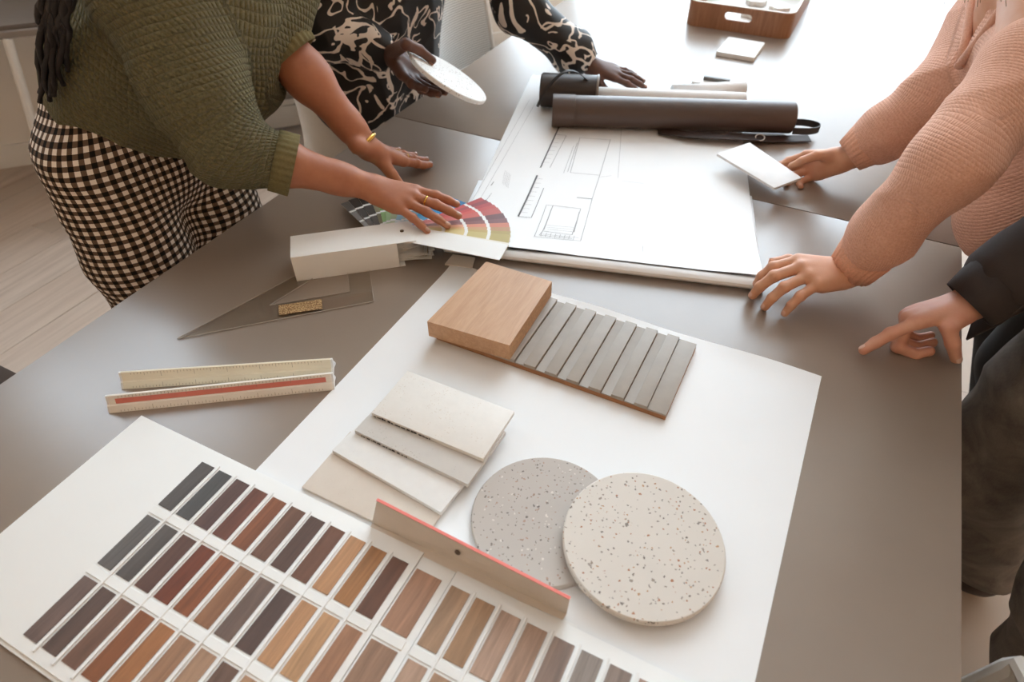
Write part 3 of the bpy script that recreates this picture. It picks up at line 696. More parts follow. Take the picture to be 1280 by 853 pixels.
poly_([(485, 270), (597, 278), (558, 408), (450, 398)], closed=True); poly_([(475, 288), (440, 395)]); poly_([(462, 300), (425, 400)], wid=.0008)
poly_([(558, 408), (530, 495), (474, 490)]); poly_([(474, 490), (530, 495)], wid=.0018, dark=True); poly_([(530, 495), (486, 666)])
poly_([(362, 518), (317, 652), (486, 666)]); poly_([(386, 520), (488, 532), (455, 640), (348, 626)], closed=True, wid=.0013)
poly_([(380, 535), (352, 620)], wid=.0018); poly_([(483, 545), (462, 628)], wid=.0018); poly_([(362, 518), (386, 521)])
poly_([(348, 626), (335, 645), (455, 656)]); poly_([(350, 640), (480, 652)], wid=.0008)
for i in range(8): poly_([(345 + i * 17, 632 + i * 1.6), (340 + i * 17, 650 + i * 1.6)], wid=.0008)
for i in range(3): poly_([(362 + i * 2, 600 + i * 9), (462 - i * 3, 608 + i * 9)], wid=.0007)
poly_([(638, 232), (625, 420)], wid=.0006); poly_([(160, 475), (128, 520)]); poly_([(300, 130), (90, 500)], wid=.0006); poly_([(320, 145), (110, 510)], wid=.0006)
poly_([(168, 432), (158, 446)], wid=.002); poly_([(715, 680), (712, 710)], wid=.0006); poly_([(600, 410), (560, 415)], wid=.0007); poly_([(640, 430), (720, 440)], wid=.0005)
for i in range(6): poly_([(210 + i * 4, 390 + i * 3), (200 + i * 4, 440 + i * 3)], wid=.0004)
for _m, _n, _k in ((ink, 'printed_lines', M_line), (ink2, 'printed_walls', M_line2)): _m.build(_n, _k, pl)['kind'] = 'stuff'
# folded paper strip under the fan deck
q = [P(556, 330, T + .005), P(590, 335, T + .005), P(594, 322, T + .005), P(566, 318, T + .005)]
tag(MB().add(q + [Vector((p.x, p.y, T + .002)) for p in q], [(0, 1, 2, 3), (7, 6, 5, 4), (0, 4, 5, 1), (1, 5, 6, 2), (2, 6, 7, 3), (3, 7, 4, 0)]).build('folded_paper', M_cream), 'small folded cream paper strip between fan deck and oak block', 'paper')

# ---- document tubes
M_tube = simple('dark_tube', '#55443b', .42, var=.04)
M_tube2 = simple('dark_tube_cap', '#3d332e', .45, var=.04)
M_strap = simple('black_strap', '#3a3634', .55)
SZ = T + .0058
r1 = .0355
t1 = thing('document_tube', 'long dark brown document tube lying across the plans with a strap loop', 'document tube', tuple(P(840, 165, SZ)))
la, ra = P(691, 138, SZ + r1), P(991, 147, SZ + r1); d = (ra - la); L = d.length; d.normalize()
la.z = ra.z = SZ + r1
adopt(t1, MB().lathe([(.001, .001), (r1 - .003, 0), (r1, .003), (r1, L - .003), (r1 - .003, L), (.001, L - .001)], la, d, 56).build('tube_body', M_tube, smooth=True))
adopt(t1, MB().lathe([(r1 + .0002, -.001), (r1 + .0016, 0), (r1 + .0016, .051), (r1 + .0002, .0525)], la, d, 56, close=True).build('cap', M_tube, smooth=True))
side = Vector((d.y, -d.x, 0))
def loop(c, pts, wd, w_, name, root, mat=M_strap): return adopt(root, MB().ribbon(pts, w_, wd, .0018).build(name, mat, smooth=True))
e0 = ra + Vector((0, 0, -.004))
lp = []
for i in range(25):
    a_ = -PI / 2 + PI * i / 24
    lp.append(e0 + d * (.022 + .040 * math.cos(a_)) * 1 + side * (.024 * -math.sin(a_) + .012) + Vector((0, 0, -.012)))
lp = [e0 - d * .004 + side * .036 + Vector((0, 0, -.012))] + lp + [e0 - d * .006 - side * .010 + Vector((0, 0, -.012))]
loop(None, lp, (0, 0, 1), .016, 'strap_loop', t1)
sp = [P(822, 164, SZ + .004), P(860, 168, SZ + .012), P(900, 170, SZ + .014), P(945, 172, SZ + .012), P(960, 174, T + .008), P(1012, 173, T + .006)]
sp = [Vector(p) for p in sp]
loop(None, sp, [side] * len(sp), .032, 'strap', t1, simple('brown_strap', '#3c2d27', .6))
adopt(t1, MB().tube([P(950, 172, T + .02) + Vector((.010 * math.cos(a_), .008 * math.sin(a_), .004 * math.sin(a_))) for a_ in np.linspace(0, 2 * PI, 17)], .0016, 8, cap=False).build('ring', M_leg, smooth=True))
r2 = .040
t2 = thing('document_tube', 'open dark document tube behind the long one with rolled drawings inside', 'document tube', tuple(P(705, 125, SZ)))
a2 = P(676, 112, SZ + r2); b2 = P(748, 116, SZ + r2); a2.z = b2.z = SZ + r2; d2 = (b2 - a2); L2 = d2.length; d2.normalize()
adopt(t2, MB().lathe([(.001, .001), (r2 - .004, 0), (r2, .004), (r2, L2), (r2 - .004, L2), (r2 - .004, .02), (.001, .02)], a2, d2, 48).build('tube_body', M_tube2, smooth=True))
adopt(t2, MB().lathe([(r2 + .0004, L2 - .006), (r2 + .002, L2 - .005), (r2 + .002, L2 - .0015), (r2 + .0004, L2 - .0005)], a2, d2, 48).build('rim', simple('tube_rim', '#8d8278', .4)))
s2 = Vector((d2.y, -d2.x, 0)); lp = []
for i in range(25):
    a_ = PI * i / 24; lp.append(a2 + d2 * (.012 + .105 * i / 24 * 1.0) + s2 * (.012 + .035 * math.cos(a_ * .5)) + Vector((0, 0, .0415 * math.sin(a_) + .012 + .018 * (i / 24))))
lp = [a2 - d2 * .004 + s2 * .036 + Vector((0, 0, -.028)), a2 + s2 * .047 + d2 * .002 + Vector((0, 0, -.012))] + lp
loop(None, lp, [tuple(d2 * .5 + s2 * .8)] * len(lp), .010, 'strap_loop', t2)
# rolled drawings sticking out of the open tube
def roll(a, b, r, label, turns=1.6, name='paper_roll'):
    a, b = Vector(a), Vector(b); dd = (b - a).normalized(); ll = (b - a).length; up_ = Vector((0, 0, 1)); sd = dd.cross(up_).normalized(); vs = []; fs = []; K_ = 60
    for e in (0, 1):
        for i in range(K_ + 1):
            an = -PI / 2 + 2 * PI * turns * i / K_; rr = r * (1 - .16 * i / K_); vs.append(a + dd * (ll * e) + sd * rr * math.cos(an) + up_ * rr * math.sin(an))
    for i in range(K_): fs.append((i, i + 1, K_ + 2 + i, K_ + 1 + i))
    o = MB().add(vs, fs).build(name, M_paper, smooth=True); mo = o.modifiers.new('thickness', 'SOLIDIFY'); mo.thickness = .0007; mo.offset = -1
    return tag(o, label, 'paper roll', 'rolled drawings')
st_ = a2 + d2 * .04 + Vector((0, 0, -.002)); en = P(930, 128, SZ + .02); en.z = SZ + .022
roll(st_ + Vector((0, 0, -.008)), en, .0225, 'rolled white drawing sticking out of the open tube')
en2 = P(925, 118, SZ + .02); en2.z = SZ + .0185
roll(a2 + d2 * .30 + Vector((0, .085, -.0215 + .0)), en2 + Vector((0, .05, 0)), .0185, 'slim white paper roll lying behind the tubes on the far table')
# ---- pen-like bar and notepad in the glare
p = P(895, 104, T); tag(MB().box(-.035, .035, -.006, .006, 0, .010, Matrix.Translation(p + Vector((0, 0, .0046))) @ Matrix.Rotation(R_(4), 4, 'Z')).build('eraser_bar', simple('grey_bar', '#6d6862', .5), bevel=.002), 'short grey bar lying on a white card behind the paper roll', 'eraser')
tag(MB().box(-.06, .05, -.025, .022, 0, .004, Matrix.Translation(p + Vector((0, 0, .0004))) @ Matrix.Rotation(R_(4), 4, 'Z')).build('white_card_piece', M_card, bevel=.0006), 'small white card under the grey bar', 'card')
p = P(925, 64, T); tag(MB().box(-.055, .055, -.07, .07, 0, .012, Matrix.Translation(p + Vector((0, 0, .0004))) @ Matrix.Rotation(R_(-1), 4, 'Z')).build('notepad', simple('pad_paper', '#f3f1ee', .5), bevel=.001), 'white square notepad in front of the wooden tray', 'notepad')

# ---- wooden tray with flower coasters
tx0, tx1, ty0, ty1, th = -.512, -.186, 2.262, 2.74, .075
M_wal = wood('walnut_veneer', '#8a5a3c', '#b58462', 'z', 1.2, .45)
M_ply = simple('ply_edge', '#e8ddd0', .5)
tr = thing('serving_tray', 'wooden serving tray with rounded corners and a handle slot', 'tray', ((tx0 + tx1) / 2, (ty0 + ty1) / 2, T))
def rrect(x0, x1, y0, y1, r, n=8):
    o = []
    for cx_, cy_, a0 in ((x1 - r, y1 - r, 0), (x0 + r, y1 - r, PI / 2), (x0 + r, y0 + r, PI), (x1 - r, y0 + r, 1.5 * PI)):
        for i in range(n + 1): a_ = a0 + i / n * PI / 2; o.append((cx_ + r * math.cos(a_), cy_ + r * math.sin(a_)))
    return o
oo, ii = rrect(tx0, tx1, ty0, ty1, .035), rrect(tx0 + .007, tx1 - .007, ty0 + .007, ty1 - .007, .028)
n_ = len(oo); xm = (tx0 + tx1) / 2
def wallseg(z0, z1, name, mat, skip=False):
    m = MB(); vs = [(x, y, z) for z in (z0, z1) for x, y in oo] + [(x, y, z) for z in (z0, z1) for x, y in ii]; fs = []
    for i in range(n_):
        k_ = (i + 1) % n_
        if skip and abs(oo[i][1] - oo[k_][1]) < 1e-6: continue
        fs += [(i, k_, n_ + k_, n_ + i), (2 * n_ + i, 3 * n_ + i, 3 * n_ + k_, 2 * n_ + k_), (i, 2 * n_ + i, 2 * n_ + k_, k_), (n_ + i, n_ + k_, 3 * n_ + k_, 3 * n_ + i)]
    m.add(vs, fs)
    return m
hz0, hz1, hw = T + .034, T + .056, .042
m = wallseg(T + .0005, T + th - .002, 'x', None, True)
def slotwall(m, y0, y1):
    # straight wall with a stadium slot
    xa, xb = tx0 + .035, tx1 - .035; rr = (hz1 - hz0) / 2; zc = (hz0 + hz1) / 2; hole = []
    for i in range(13): a_ = -PI / 2 + PI * i / 12; hole.append((xm + hw - rr + rr * math.cos(a_), zc + rr * math.sin(a_)))
    for i in range(13): a_ = PI / 2 + PI * i / 12; hole.append((xm - hw + rr + rr * math.cos(a_), zc + rr * math.sin(a_)))
    outer = []
    z0_, z1_ = T + .0005, T + th - .002
    for (hx, hz) in hole:
        dx_, dz_ = hx - xm, hz - zc
        t_ = min(((xb - xm) / abs(dx_)) if abs(dx_) > 1e-6 else 1e9, ((z1_ - zc) / dz_ if dz_ > 1e-6 else ((z0_ - zc) / dz_ if dz_ < -1e-6 else 1e9)))
        outer.append((xm + dx_ * t_, zc + dz_ * t_))
    # corners
    K_ = len(hole); vs = [(x, y, z) for y in (y0, y1) for x, z in hole] + [(x, y, z) for y in (y0, y1) for x, z in outer]; fs = []
    cs = {}
    for i in range(K_):
        j = (i + 1) % K_
        for s_ in (0, 1): fs.append((s_ * K_ + i, s_ * K_ + j, 2 * K_ + s_ * K_ + j, 2 * K_ + s_ * K_ + i))
        fs.append((i, K_ + i, K_ + j, j)); fs.append((2 * K_ + i, 2 * K_ + j, 3 * K_ + j, 3 * K_ + i))
    m.add(vs, fs)
    for i in range(K_):
        j = (i + 1) % K_; a_, b_ = outer[i], outer[j]
        if abs(a_[0] - b_[0]) > 1e-6 and abs(a_[1] - b_[1]) > 1e-6:
            c_ = (a_[0] if abs(abs(a_[0] - xm) - (xb - xm)) < 1e-6 else b_[0], a_[1] if abs(abs(a_[0] - xm) - (xb - xm)) > 1e-6 else b_[1])
            tri = [(a_[0], y, a_[1]) for y in (y0, y1)] + [(b_[0], y, b_[1]) for y in (y0, y1)] + [(c_[0], y, c_[1]) for y in (y0, y1)]
            m.add(tri, [(0, 2, 4), (1, 5, 3), (0, 1, 5, 4), (2, 4, 5, 3)])
slotwall(m, ty0, ty0 + .007); slotwall(m, ty1 - .007, ty1)
adopt(tr, m.build('tray_wall', M_wal, smooth=True))
m = wallseg(T + th - .002, T + th, 'x', None); adopt(tr, m.build('tray_rim', M_ply))
adopt(tr, MB().prism(rrect(tx0 + .0075, tx1 - .0075, ty0 + .0075, ty1 - .0075, .0275), T + .0005, T + .010).build('tray_base', simple('tray_inside', '#d3cdc6', .5)))
for i, (px, py, lab) in enumerate(((940, 16, 'white scalloped coaster in the tray close to the handle slot'), (975, 9, 'white scalloped coaster in the tray corner by the right-hand wall'), (946, 1, 'white scalloped coaster in the tray behind the one at the handle'))):
    c_ = P(px, py, T + .02); rr = .036; pts = []
    for k_ in range(72): a_ = 2 * PI * k_ / 72; q_ = rr * (.80 + .20 * abs(math.cos(2.5 * a_ + i))); pts.append((c_.x + q_ * math.cos(a_), c_.y + q_ * math.sin(a_)))
    tag(MB().prism(pts, T + .0105, T + .026).build('scalloped_coaster', M_white, bevel=.003), lab, 'coaster', 'scalloped coasters in the tray')

# ---- held samples
tz = .777
q = [P(896, 192, tz), P(968, 235, tz), P(1002, 222, tz + .004), P(937, 178, tz + .004)]
nrm = (q[1] - q[0]).cross(q[3] - q[0]).normalized()
if nrm.z < 0: nrm = -nrm
lo = [p - nrm * .0055 for p in q]
tag(MB().add(lo + q, [(3, 2, 1, 0), (4, 5, 6, 7), (0, 1, 5, 4), (1, 2, 6, 5), (2, 3, 7, 6), (3, 0, 4, 7)]).build('sample_tile', tilemat('tile_held', '#eae6e3', '#dcd6d0', .1), bevel=.0006), 'white rectangular sample tile held by the hand in the pink sleeve', 'tile')
DISC_C = CAM + ray(561, 96) * (1.42 / FPX)
_g = (M_ter3,)
DISC_N = None
def disc_normal():
    # orientation that projects to an ellipse with the long axis towards the lower right
    best = None
    maj = Vector((88, 66)).normalized()
    return best
DN = (right * .47 + down * -.62 + fwd * -.42)
DN = (right * .50 - down * .66 - fwd * .46).normalized()
tag(MB().lathe([(r, h - .006) for r, h in disc_profile(.0925, .010)], DISC_C, DN, 96).build('terrazzo_disc', M_ter3, smooth=True), 'white terrazzo disc held up by the person in the patterned blouse', 'disc', 'terrazzo discs')
# ------------------------------------------------------------------ people: smooth implicit surfaces meshed with surface nets
def V3(p): return np.array(p, dtype=np.float32)
class Field:
    """smooth union of round cones and ellipsoids"""
    def __init__(s): s.pr = []
    def cone(s, a, b, ra, rb, k=.02, flat=None, sub=False): s.pr.append(('c', V3(a), V3(b), ra, rb, k, flat, sub)); return s
    def chain(s, pts, rs, k=.02, flat=None):
        for i in range(len(pts) - 1): s.cone(pts[i], pts[i + 1], rs[i], rs[i + 1], k, flat)
        return s
    def ell(s, c, ax, rot=None, k=.03, sub=False): s.pr.append(('e', V3(c), V3(ax), None if rot is None else np.array(rot, dtype=np.float32), 0, k, None, sub)); return s
    def plane(s, p, nrm, k=.006): s.pr.append(('p', V3(p), V3(Vector(nrm).normalized()), 0, 0, k, None, True)); return s
    def bounds(s):
        lo = np.full(3, 1e9); hi = np.full(3, -1e9)
        for t, a, b, c, d, k, fl, sub in s.pr:
            if sub: continue
            if t == 'c': l = np.minimum(a - c, b - d); h = np.maximum(a + c, b + d)
            else: r = b.max(); l = a - r; h = a + r
            lo = np.minimum(lo, l); hi = np.maximum(hi, h)
        return lo, hi
    def mesh(s, vox):
        lo, hi = s.bounds(); lo = lo - 3 * vox; hi = hi + 3 * vox
        dims = np.ceil((hi - lo) / vox).astype(int) + 1
        F = np.full(dims, .5, dtype=np.float32)
        ax = [lo[i] + vox * np.arange(dims[i], dtype=np.float32) for i in range(3)]
        for t, a, b, c, d, k, fl, sub in s.pr:
            if t == 'c': l = np.minimum(a - c, b - d); h = np.maximum(a + c, b + d)
            elif t == 'e': r = b.max(); l = a - r; h = a + r
            else: l = lo; h = hi
            m = k + 3 * vox
            i0 = np.maximum(np.floor((l - m - lo) / vox).astype(int), 0); i1 = np.minimum(np.ceil((h + m - lo) / vox).astype(int) + 1, dims)
            if np.any(i1 <= i0): continue
            X = ax[0][i0[0]:i1[0]][:, None, None]; Y = ax[1][i0[1]:i1[1]][None, :, None]; Z = ax[2][i0[2]:i1[2]][None, None, :]
            if t == 'c':
                ba = b - a; L2 = max(float(ba @ ba), 1e-9)
                px, py, pz_ = X - a[0], Y - a[1], Z - a[2]
                h_ = np.clip((px * ba[0] + py * ba[1] + pz_ * ba[2]) / L2, 0, 1)
                dx, dy, dz = px - h_ * ba[0], py - h_ * ba[1], pz_ - h_ * ba[2]
                if fl is not None:
                    nn = V3(Vector(fl[0]).normalized()); q = (dx * nn[0] + dy * nn[1] + dz * nn[2]) * (fl[1] - 1)
                    dx, dy, dz = dx + q * nn[0], dy + q * nn[1], dz + q * nn[2]
                D = np.sqrt(dx * dx + dy * dy + dz * dz) - (c + (d - c) * h_)
                if fl is not None and fl[1] > 1: D = D / (1 + (fl[1] - 1) * .5)
            elif t == 'e':
                px, py, pz_ = X - a[0], Y - a[1], Z - a[2]
                if c is not None:
                    px, py, pz_ = (px * c[0][0] + py * c[0][1] + pz_ * c[0][2]), (px * c[1][0] + py * c[1][1] + pz_ * c[1][2]), (px * c[2][0] + py * c[2][1] + pz_ * c[2][2])
                k0 = np.sqrt((px / b[0]) ** 2 + (py / b[1]) ** 2 + (pz_ / b[2]) ** 2) + 1e-6
                k1 = np.sqrt((px / b[0] ** 2) ** 2 + (py / b[1] ** 2) ** 2 + (pz_ / b[2] ** 2) ** 2) + 1e-6
                D = k0 * (k0 - 1) / k1
            else:
                D = (X - a[0]) * b[0] + (Y - a[1]) * b[1] + (Z - a[2]) * b[2]      # removed where D > 0
                sl = (slice(i0[0], i1[0]), slice(i0[1], i1[1]), slice(i0[2], i1[2])); G = F[sl]
                F[sl] = np.maximum(G, D); continue
            sl = (slice(i0[0], i1[0]), slice(i0[1], i1[1]), slice(i0[2], i1[2])); G = F[sl]
            if sub:
                D = -D; hh = np.maximum(k - np.abs(G - D), 0) / k; F[sl] = np.maximum(G, D) + hh * hh * k * .25
            else:
                hh = np.maximum(k - np.abs(G - D), 0) / k; F[sl] = np.minimum(G, D) - hh * hh * k * .25
        # surface nets
        S = F < 0; c8 = [S[i:dims[0] - 1 + i, j:dims[1] - 1 + j, l_:dims[2] - 1 + l_] for i in (0, 1) for j in (0, 1) for l_ in (0, 1)]
        cnt = np.zeros(c8[0].shape, dtype=np.int8)
        for c in c8: cnt += c
        act = np.argwhere((cnt > 0) & (cnt < 8)); N = len(act)
        idx = np.full(c8[0].shape, -1, dtype=np.int32); idx[act[:, 0], act[:, 1], act[:, 2]] = np.arange(N)
        offs = [(i, j, l_) for i in (0, 1) for j in (0, 1) for l_ in (0, 1)]
        val = np.stack([F[act[:, 0] + o[0], act[:, 1] + o[1], act[:, 2] + o[2]] for o in offs], 1)
        acc = np.zeros((N, 3), dtype=np.float32); num = np.zeros(N, dtype=np.float32)
        for i in range(8):
            for j in range(i + 1, 8):
                oi, oj = np.array(offs[i]), np.array(offs[j])
                if np.abs(oi - oj).sum() != 1: continue
                a, b = val[:, i], val[:, j]; cr = (a < 0) != (b < 0)
                t = np.where(cr, a / np.where(np.abs(a - b) < 1e-9, 1, a - b), 0)
                acc += np.where(cr[:, None], oi + t[:, None] * (oj - oi), 0); num += cr
        verts = lo + (act + acc / num[:, None]) * vox
        quads = []
        for axn in range(3):
            sl0 = [slice(None)] * 3; sl1 = [slice(None)] * 3; sl0[axn] = slice(0, -1); sl1[axn] = slice(1, None)
            A, B = S[tuple(sl0)], S[tuple(sl1)]; e = np.argwhere(A != B); o1, o2 = [(1, 2), (2, 0), (0, 1)][axn]
            ok = (e[:, o1] > 0) & (e[:, o2] > 0) & (e[:, o1] < dims[o1] - 1) & (e[:, o2] < dims[o2] - 1); e = e[ok]
            def at(d1, d2):
                q = e.copy(); q[:, o1] += d1; q[:, o2] += d2; return idx[q[:, 0], q[:, 1], q[:, 2]]
            f = np.stack([at(-1, -1), at(0, -1), at(0, 0), at(-1, 0)], 1)
            ins = A[e[:, 0], e[:, 1], e[:, 2]]; f[~ins] = f[~ins][:, ::-1]; quads.append(f)
        q = np.concatenate(quads); q = q[(q >= 0).all(1)]
        return verts.astype(np.float64), q
def mesh_obj(name, parts, mat, root=None, pat=None, post=None):
    """parts: list of (verts, quads); one mesh object"""
    vs = []; fs = []; o = 0
    for v, q in parts: vs.append(v); fs.append(q + o); o += len(v)
    v = np.concatenate(vs); q = np.concatenate(fs)
    me = bpy.data.meshes.new(name); me.vertices.add(len(v)); me.loops.add(q.size); me.polygons.add(len(q))
    me.vertices.foreach_set('co', v.ravel()); me.loops.foreach_set('vertex_index', q.ravel().astype(np.int32))
    me.polygons.foreach_set('loop_start', np.arange(0, q.size, 4, dtype=np.int32)); me.update(calc_edges=True)
    me.polygons.foreach_set('use_smooth', np.ones(len(q), dtype=bool))
    if post is not None:
        nr = np.zeros(len(v) * 3); me.vertices.foreach_get('normal', nr); v = v + nr.reshape(-1, 3) * post(v)[:, None]; me.vertices.foreach_set('co', v.ravel())
    if pat is not None:
        a = me.attributes.new('pat', 'FLOAT_VECTOR', 'POINT'); a.data.foreach_set('vector', pat(v).astype(np.float32).ravel())
    me.materials.append(mat); me.update()
    ob = link(name, me)
    if root is not None: adopt(root, ob)
    return ob
def bone_pattern(groups):
    """groups of bones (a, b, ref, radius, u offset); pattern coordinates along and around the nearest group, blended within it"""
    def f(v):
        best = np.full(len(v), 1e9); out = np.zeros((len(v), 3))
        for n_, bones in enumerate(groups):
            sw = np.zeros(len(v)); su = np.zeros(len(v)); sv = np.zeros(len(v)); gd = np.full(len(v), 1e9); rows_ = []
            for a, b, ref, rad, u0 in bones:
                a, b = np.array(a, float), np.array(b, float); d = b - a; L = np.linalg.norm(d); d /= L
                t = (v - a) @ d; tc = np.clip(t, 0, L); w = v - a - tc[:, None] * d; ds = np.linalg.norm(w, axis=1)
                r = np.array(ref, float); r -= d * (r @ d); r /= np.linalg.norm(r); s = np.cross(d, r); w2 = v - a - t[:, None] * d
                rows_.append((ds, t + u0, np.arctan2(w2 @ s, w2 @ r) * rad)); gd = np.minimum(gd, ds - rad)
            mn = np.min([x[0] for x in rows_], 0)
            for ds, u, vv in rows_:
                wt = np.exp(-(ds - mn) / .012); sw += wt; su += wt * u; sv += wt * vv
            m = gd < best; best[m] = gd[m]; out[m, 0] = (su / sw)[m]; out[m, 1] = (sv / sw)[m]; out[m, 2] = n_
        return out
    return f
def folds(v, amp, terms):
    """terms: (direction, wavelength, phase); ridged cloth folds"""
    o = np.zeros(len(v))
    for d, wl, ph in terms:
        d = np.array(d, float); d /= np.linalg.norm(d)
        wob = .35 * np.sin(v @ np.array([d[1], d[2], d[0]]) * 17 + ph)
        o += (1 - np.abs(np.sin(v @ d * math.pi / wl + ph + wob))) ** 1.5 - .4
    return amp * o / len(terms)
# materials
def skin(name, base, red):
    nn = NT(name); vv = nn.coord('Object'); f = nn.noise(vv, 35, 5); nn.col(nn.ramp(f, [(.3, hexc(base)), (.75, hexc(red))]))
    nn.set(Roughness=.55); nn.b.inputs['Subsurface Weight'].default_value = .08; nn.b.inputs['Subsurface Radius'].default_value = (.01, .004, .002)
    g = nn.noise(vv, 420, 3); nn.bump(g, .12, .0008); return nn.m
SK1 = skin('skin_brown', '#a8694b', '#b87a59'); SK2 = skin('skin_deep', '#5a3a2c', '#6b4535'); SK3 = skin('skin_light', '#dfab8c', '#da9c7c'); SK4 = skin('skin_fair', '#e0ab92', '#d99880')
NAIL = {1: simple('nail_brown', '#c29a86', .25), 2: simple('nail_deep', '#a87c68', .25), 3: simple('nail_light', '#e3b6a2', .25), 4: simple('nail_fair', '#ecc7b6', .25)}
def knit(name, c_hi, c_lo, row, col, strength=1.0, dist=.004, fuzz=.3):
    nn = NT(name); at = nn.add('ShaderNodeAttribute'); at.attribute_name = 'pat'
    sp = nn.add('ShaderNodeSeparateXYZ'); nn.link(at.outputs['Vector'], sp.inputs[0])
    ob = nn.coord('Object'); wob = nn.math('MULTIPLY', nn.math('SUBTRACT', nn.noise(ob, 28, 3), .5), row * .6)
    u = nn.math('ADD', sp.outputs[0], wob)
    ru = nn.math('DIVIDE', u, row); rf = nn.math('FRACT', ru); r_ = nn.math('SINE', nn.math('MULTIPLY', rf, PI))
    half = nn.math('MULTIPLY', nn.math('FLOOR', ru), .5)
    cv = nn.math('FRACT', nn.math('ADD', nn.math('ADD', nn.math('DIVIDE', sp.outputs[1], col), half), nn.math('MULTIPLY', rf, .5)))
    c_ = nn.math('SINE', nn.math('MULTIPLY', cv, PI))
    h = nn.math('MULTIPLY', nn.math('POWER', r_, .7), nn.math('ADD', .35, nn.math('MULTIPLY', c_, .65)))
    h2 = nn.math('ADD', h, nn.math('MULTIPLY', nn.noise(ob, 900, 2), fuzz))
    nn.col(nn.ramp(nn.noise(ob, 300, 4), [(.3, hexc(c_lo)), (.7, hexc(c_hi))]))
    nn.set(Roughness=.95); nn.b.inputs['Specular IOR Level'].default_value = .15; nn.b.inputs['Sheen Weight'].default_value = .12; nn.b.inputs['Sheen Roughness'].default_value = .5
    nn.bump(h2, strength, dist); return nn.m
KN_G = knit('olive_knit', '#958c64', '#736c4a', .0105, .0085, 1.0, .012)
KN_P = knit('pink_knit', '#efbca3', '#dfa68c', .0050, .0050, .6, .0026)
n = NT('gingham'); at = n.add('ShaderNodeAttribute'); at.attribute_name = 'pat'; sp = n.add('ShaderNodeSeparateXYZ'); n.link(at.outputs['Vector'], sp.inputs[0])
a_ = n.math('LESS_THAN', n.math('FRACT', n.math('DIVIDE', sp.outputs[0], .0168)), .5); b_ = n.math('LESS_THAN', n.math('FRACT', n.math('DIVIDE', sp.outputs[1], .0168)), .5)
n.col(n.ramp(n.math('MULTIPLY', n.math('ADD', a_, b_), .5), [(0, hexc('#f0e6da')), (.3, hexc('#6b5747')), (.8, hexc('#1c1815'))], 'CONSTANT')); n.set(Roughness=.9); n.b.inputs['Specular IOR Level'].default_value = .2
n.bump(n.noise(n.coord('Object'), 700, 2), .2, .001); M_ging = n.m
n = NT('floral_line_print'); ob = n.coord('Object')
cur = None
for sc_, mul, wd_, off in ((9.5, 5.0, .075, 0), (13, 3.0, .065, 4.3)):
    mp = n.add('ShaderNodeMapping'); mp.inputs['Location'].default_value = (off, off * .7, off * .3); n.link(ob, mp.inputs[0])
    t_ = n.noise(mp.outputs[0], sc_, 1.6, .45, .9)
    ln = n.math('LESS_THAN', n.math('ABSOLUTE', n.math('SUBTRACT', n.math('FRACT', n.math('MULTIPLY', t_, mul)), .5)), n.math('MULTIPLY', n.noise(ob, 40, 2), wd_ * 2))
    if off: ln = n.math('MULTIPLY', ln, n.math('GREATER_THAN', n.noise(ob, 9, 2), .5))
    cur = ln if cur is None else n.math('MAXIMUM', cur, ln)
n.col(n.mix(cur, hexc('#17120f'), hexc('#e6d8ca'))); n.set(Roughness=.6); M_floral = n.m
n = NT('dark_denim'); ob = n.coord('Object'); f = n.noise(ob, 14, 7, .6, .8); g = n.noise(n.coord('Object', (600, 600, 150)), 1, 2)
n.col(n.mix(n.math('MULTIPLY', g, .35), n.ramp(f, [(.3, hexc('#3f3833')), (.72, hexc('#7d746b'))]), hexc('#988d82'))); n.set(Roughness=.9); n.bump(g, .2, .001); M_denim = n.m
M_shirt = simple('charcoal_shirt', '#3b3330', .85, var=.08, vscale=30, bump=.2, bscale=600)
M_wpants = simple('white_cotton', '#e6e0d8', .85, var=.03, bump=.15, bscale=500)
M_tee = simple('white_tee', '#ece6e0', .85)
M_black = simple('black_trouser', '#26221f', .8)
M_gold = simple('gold', '#d9ab5a', .22, metal=1.0, var=.05)
M_shoe = simple('shoe_leather', '#3b302a', .5); M_shoe_w = simple('shoe_white', '#d9d5cf', .5)

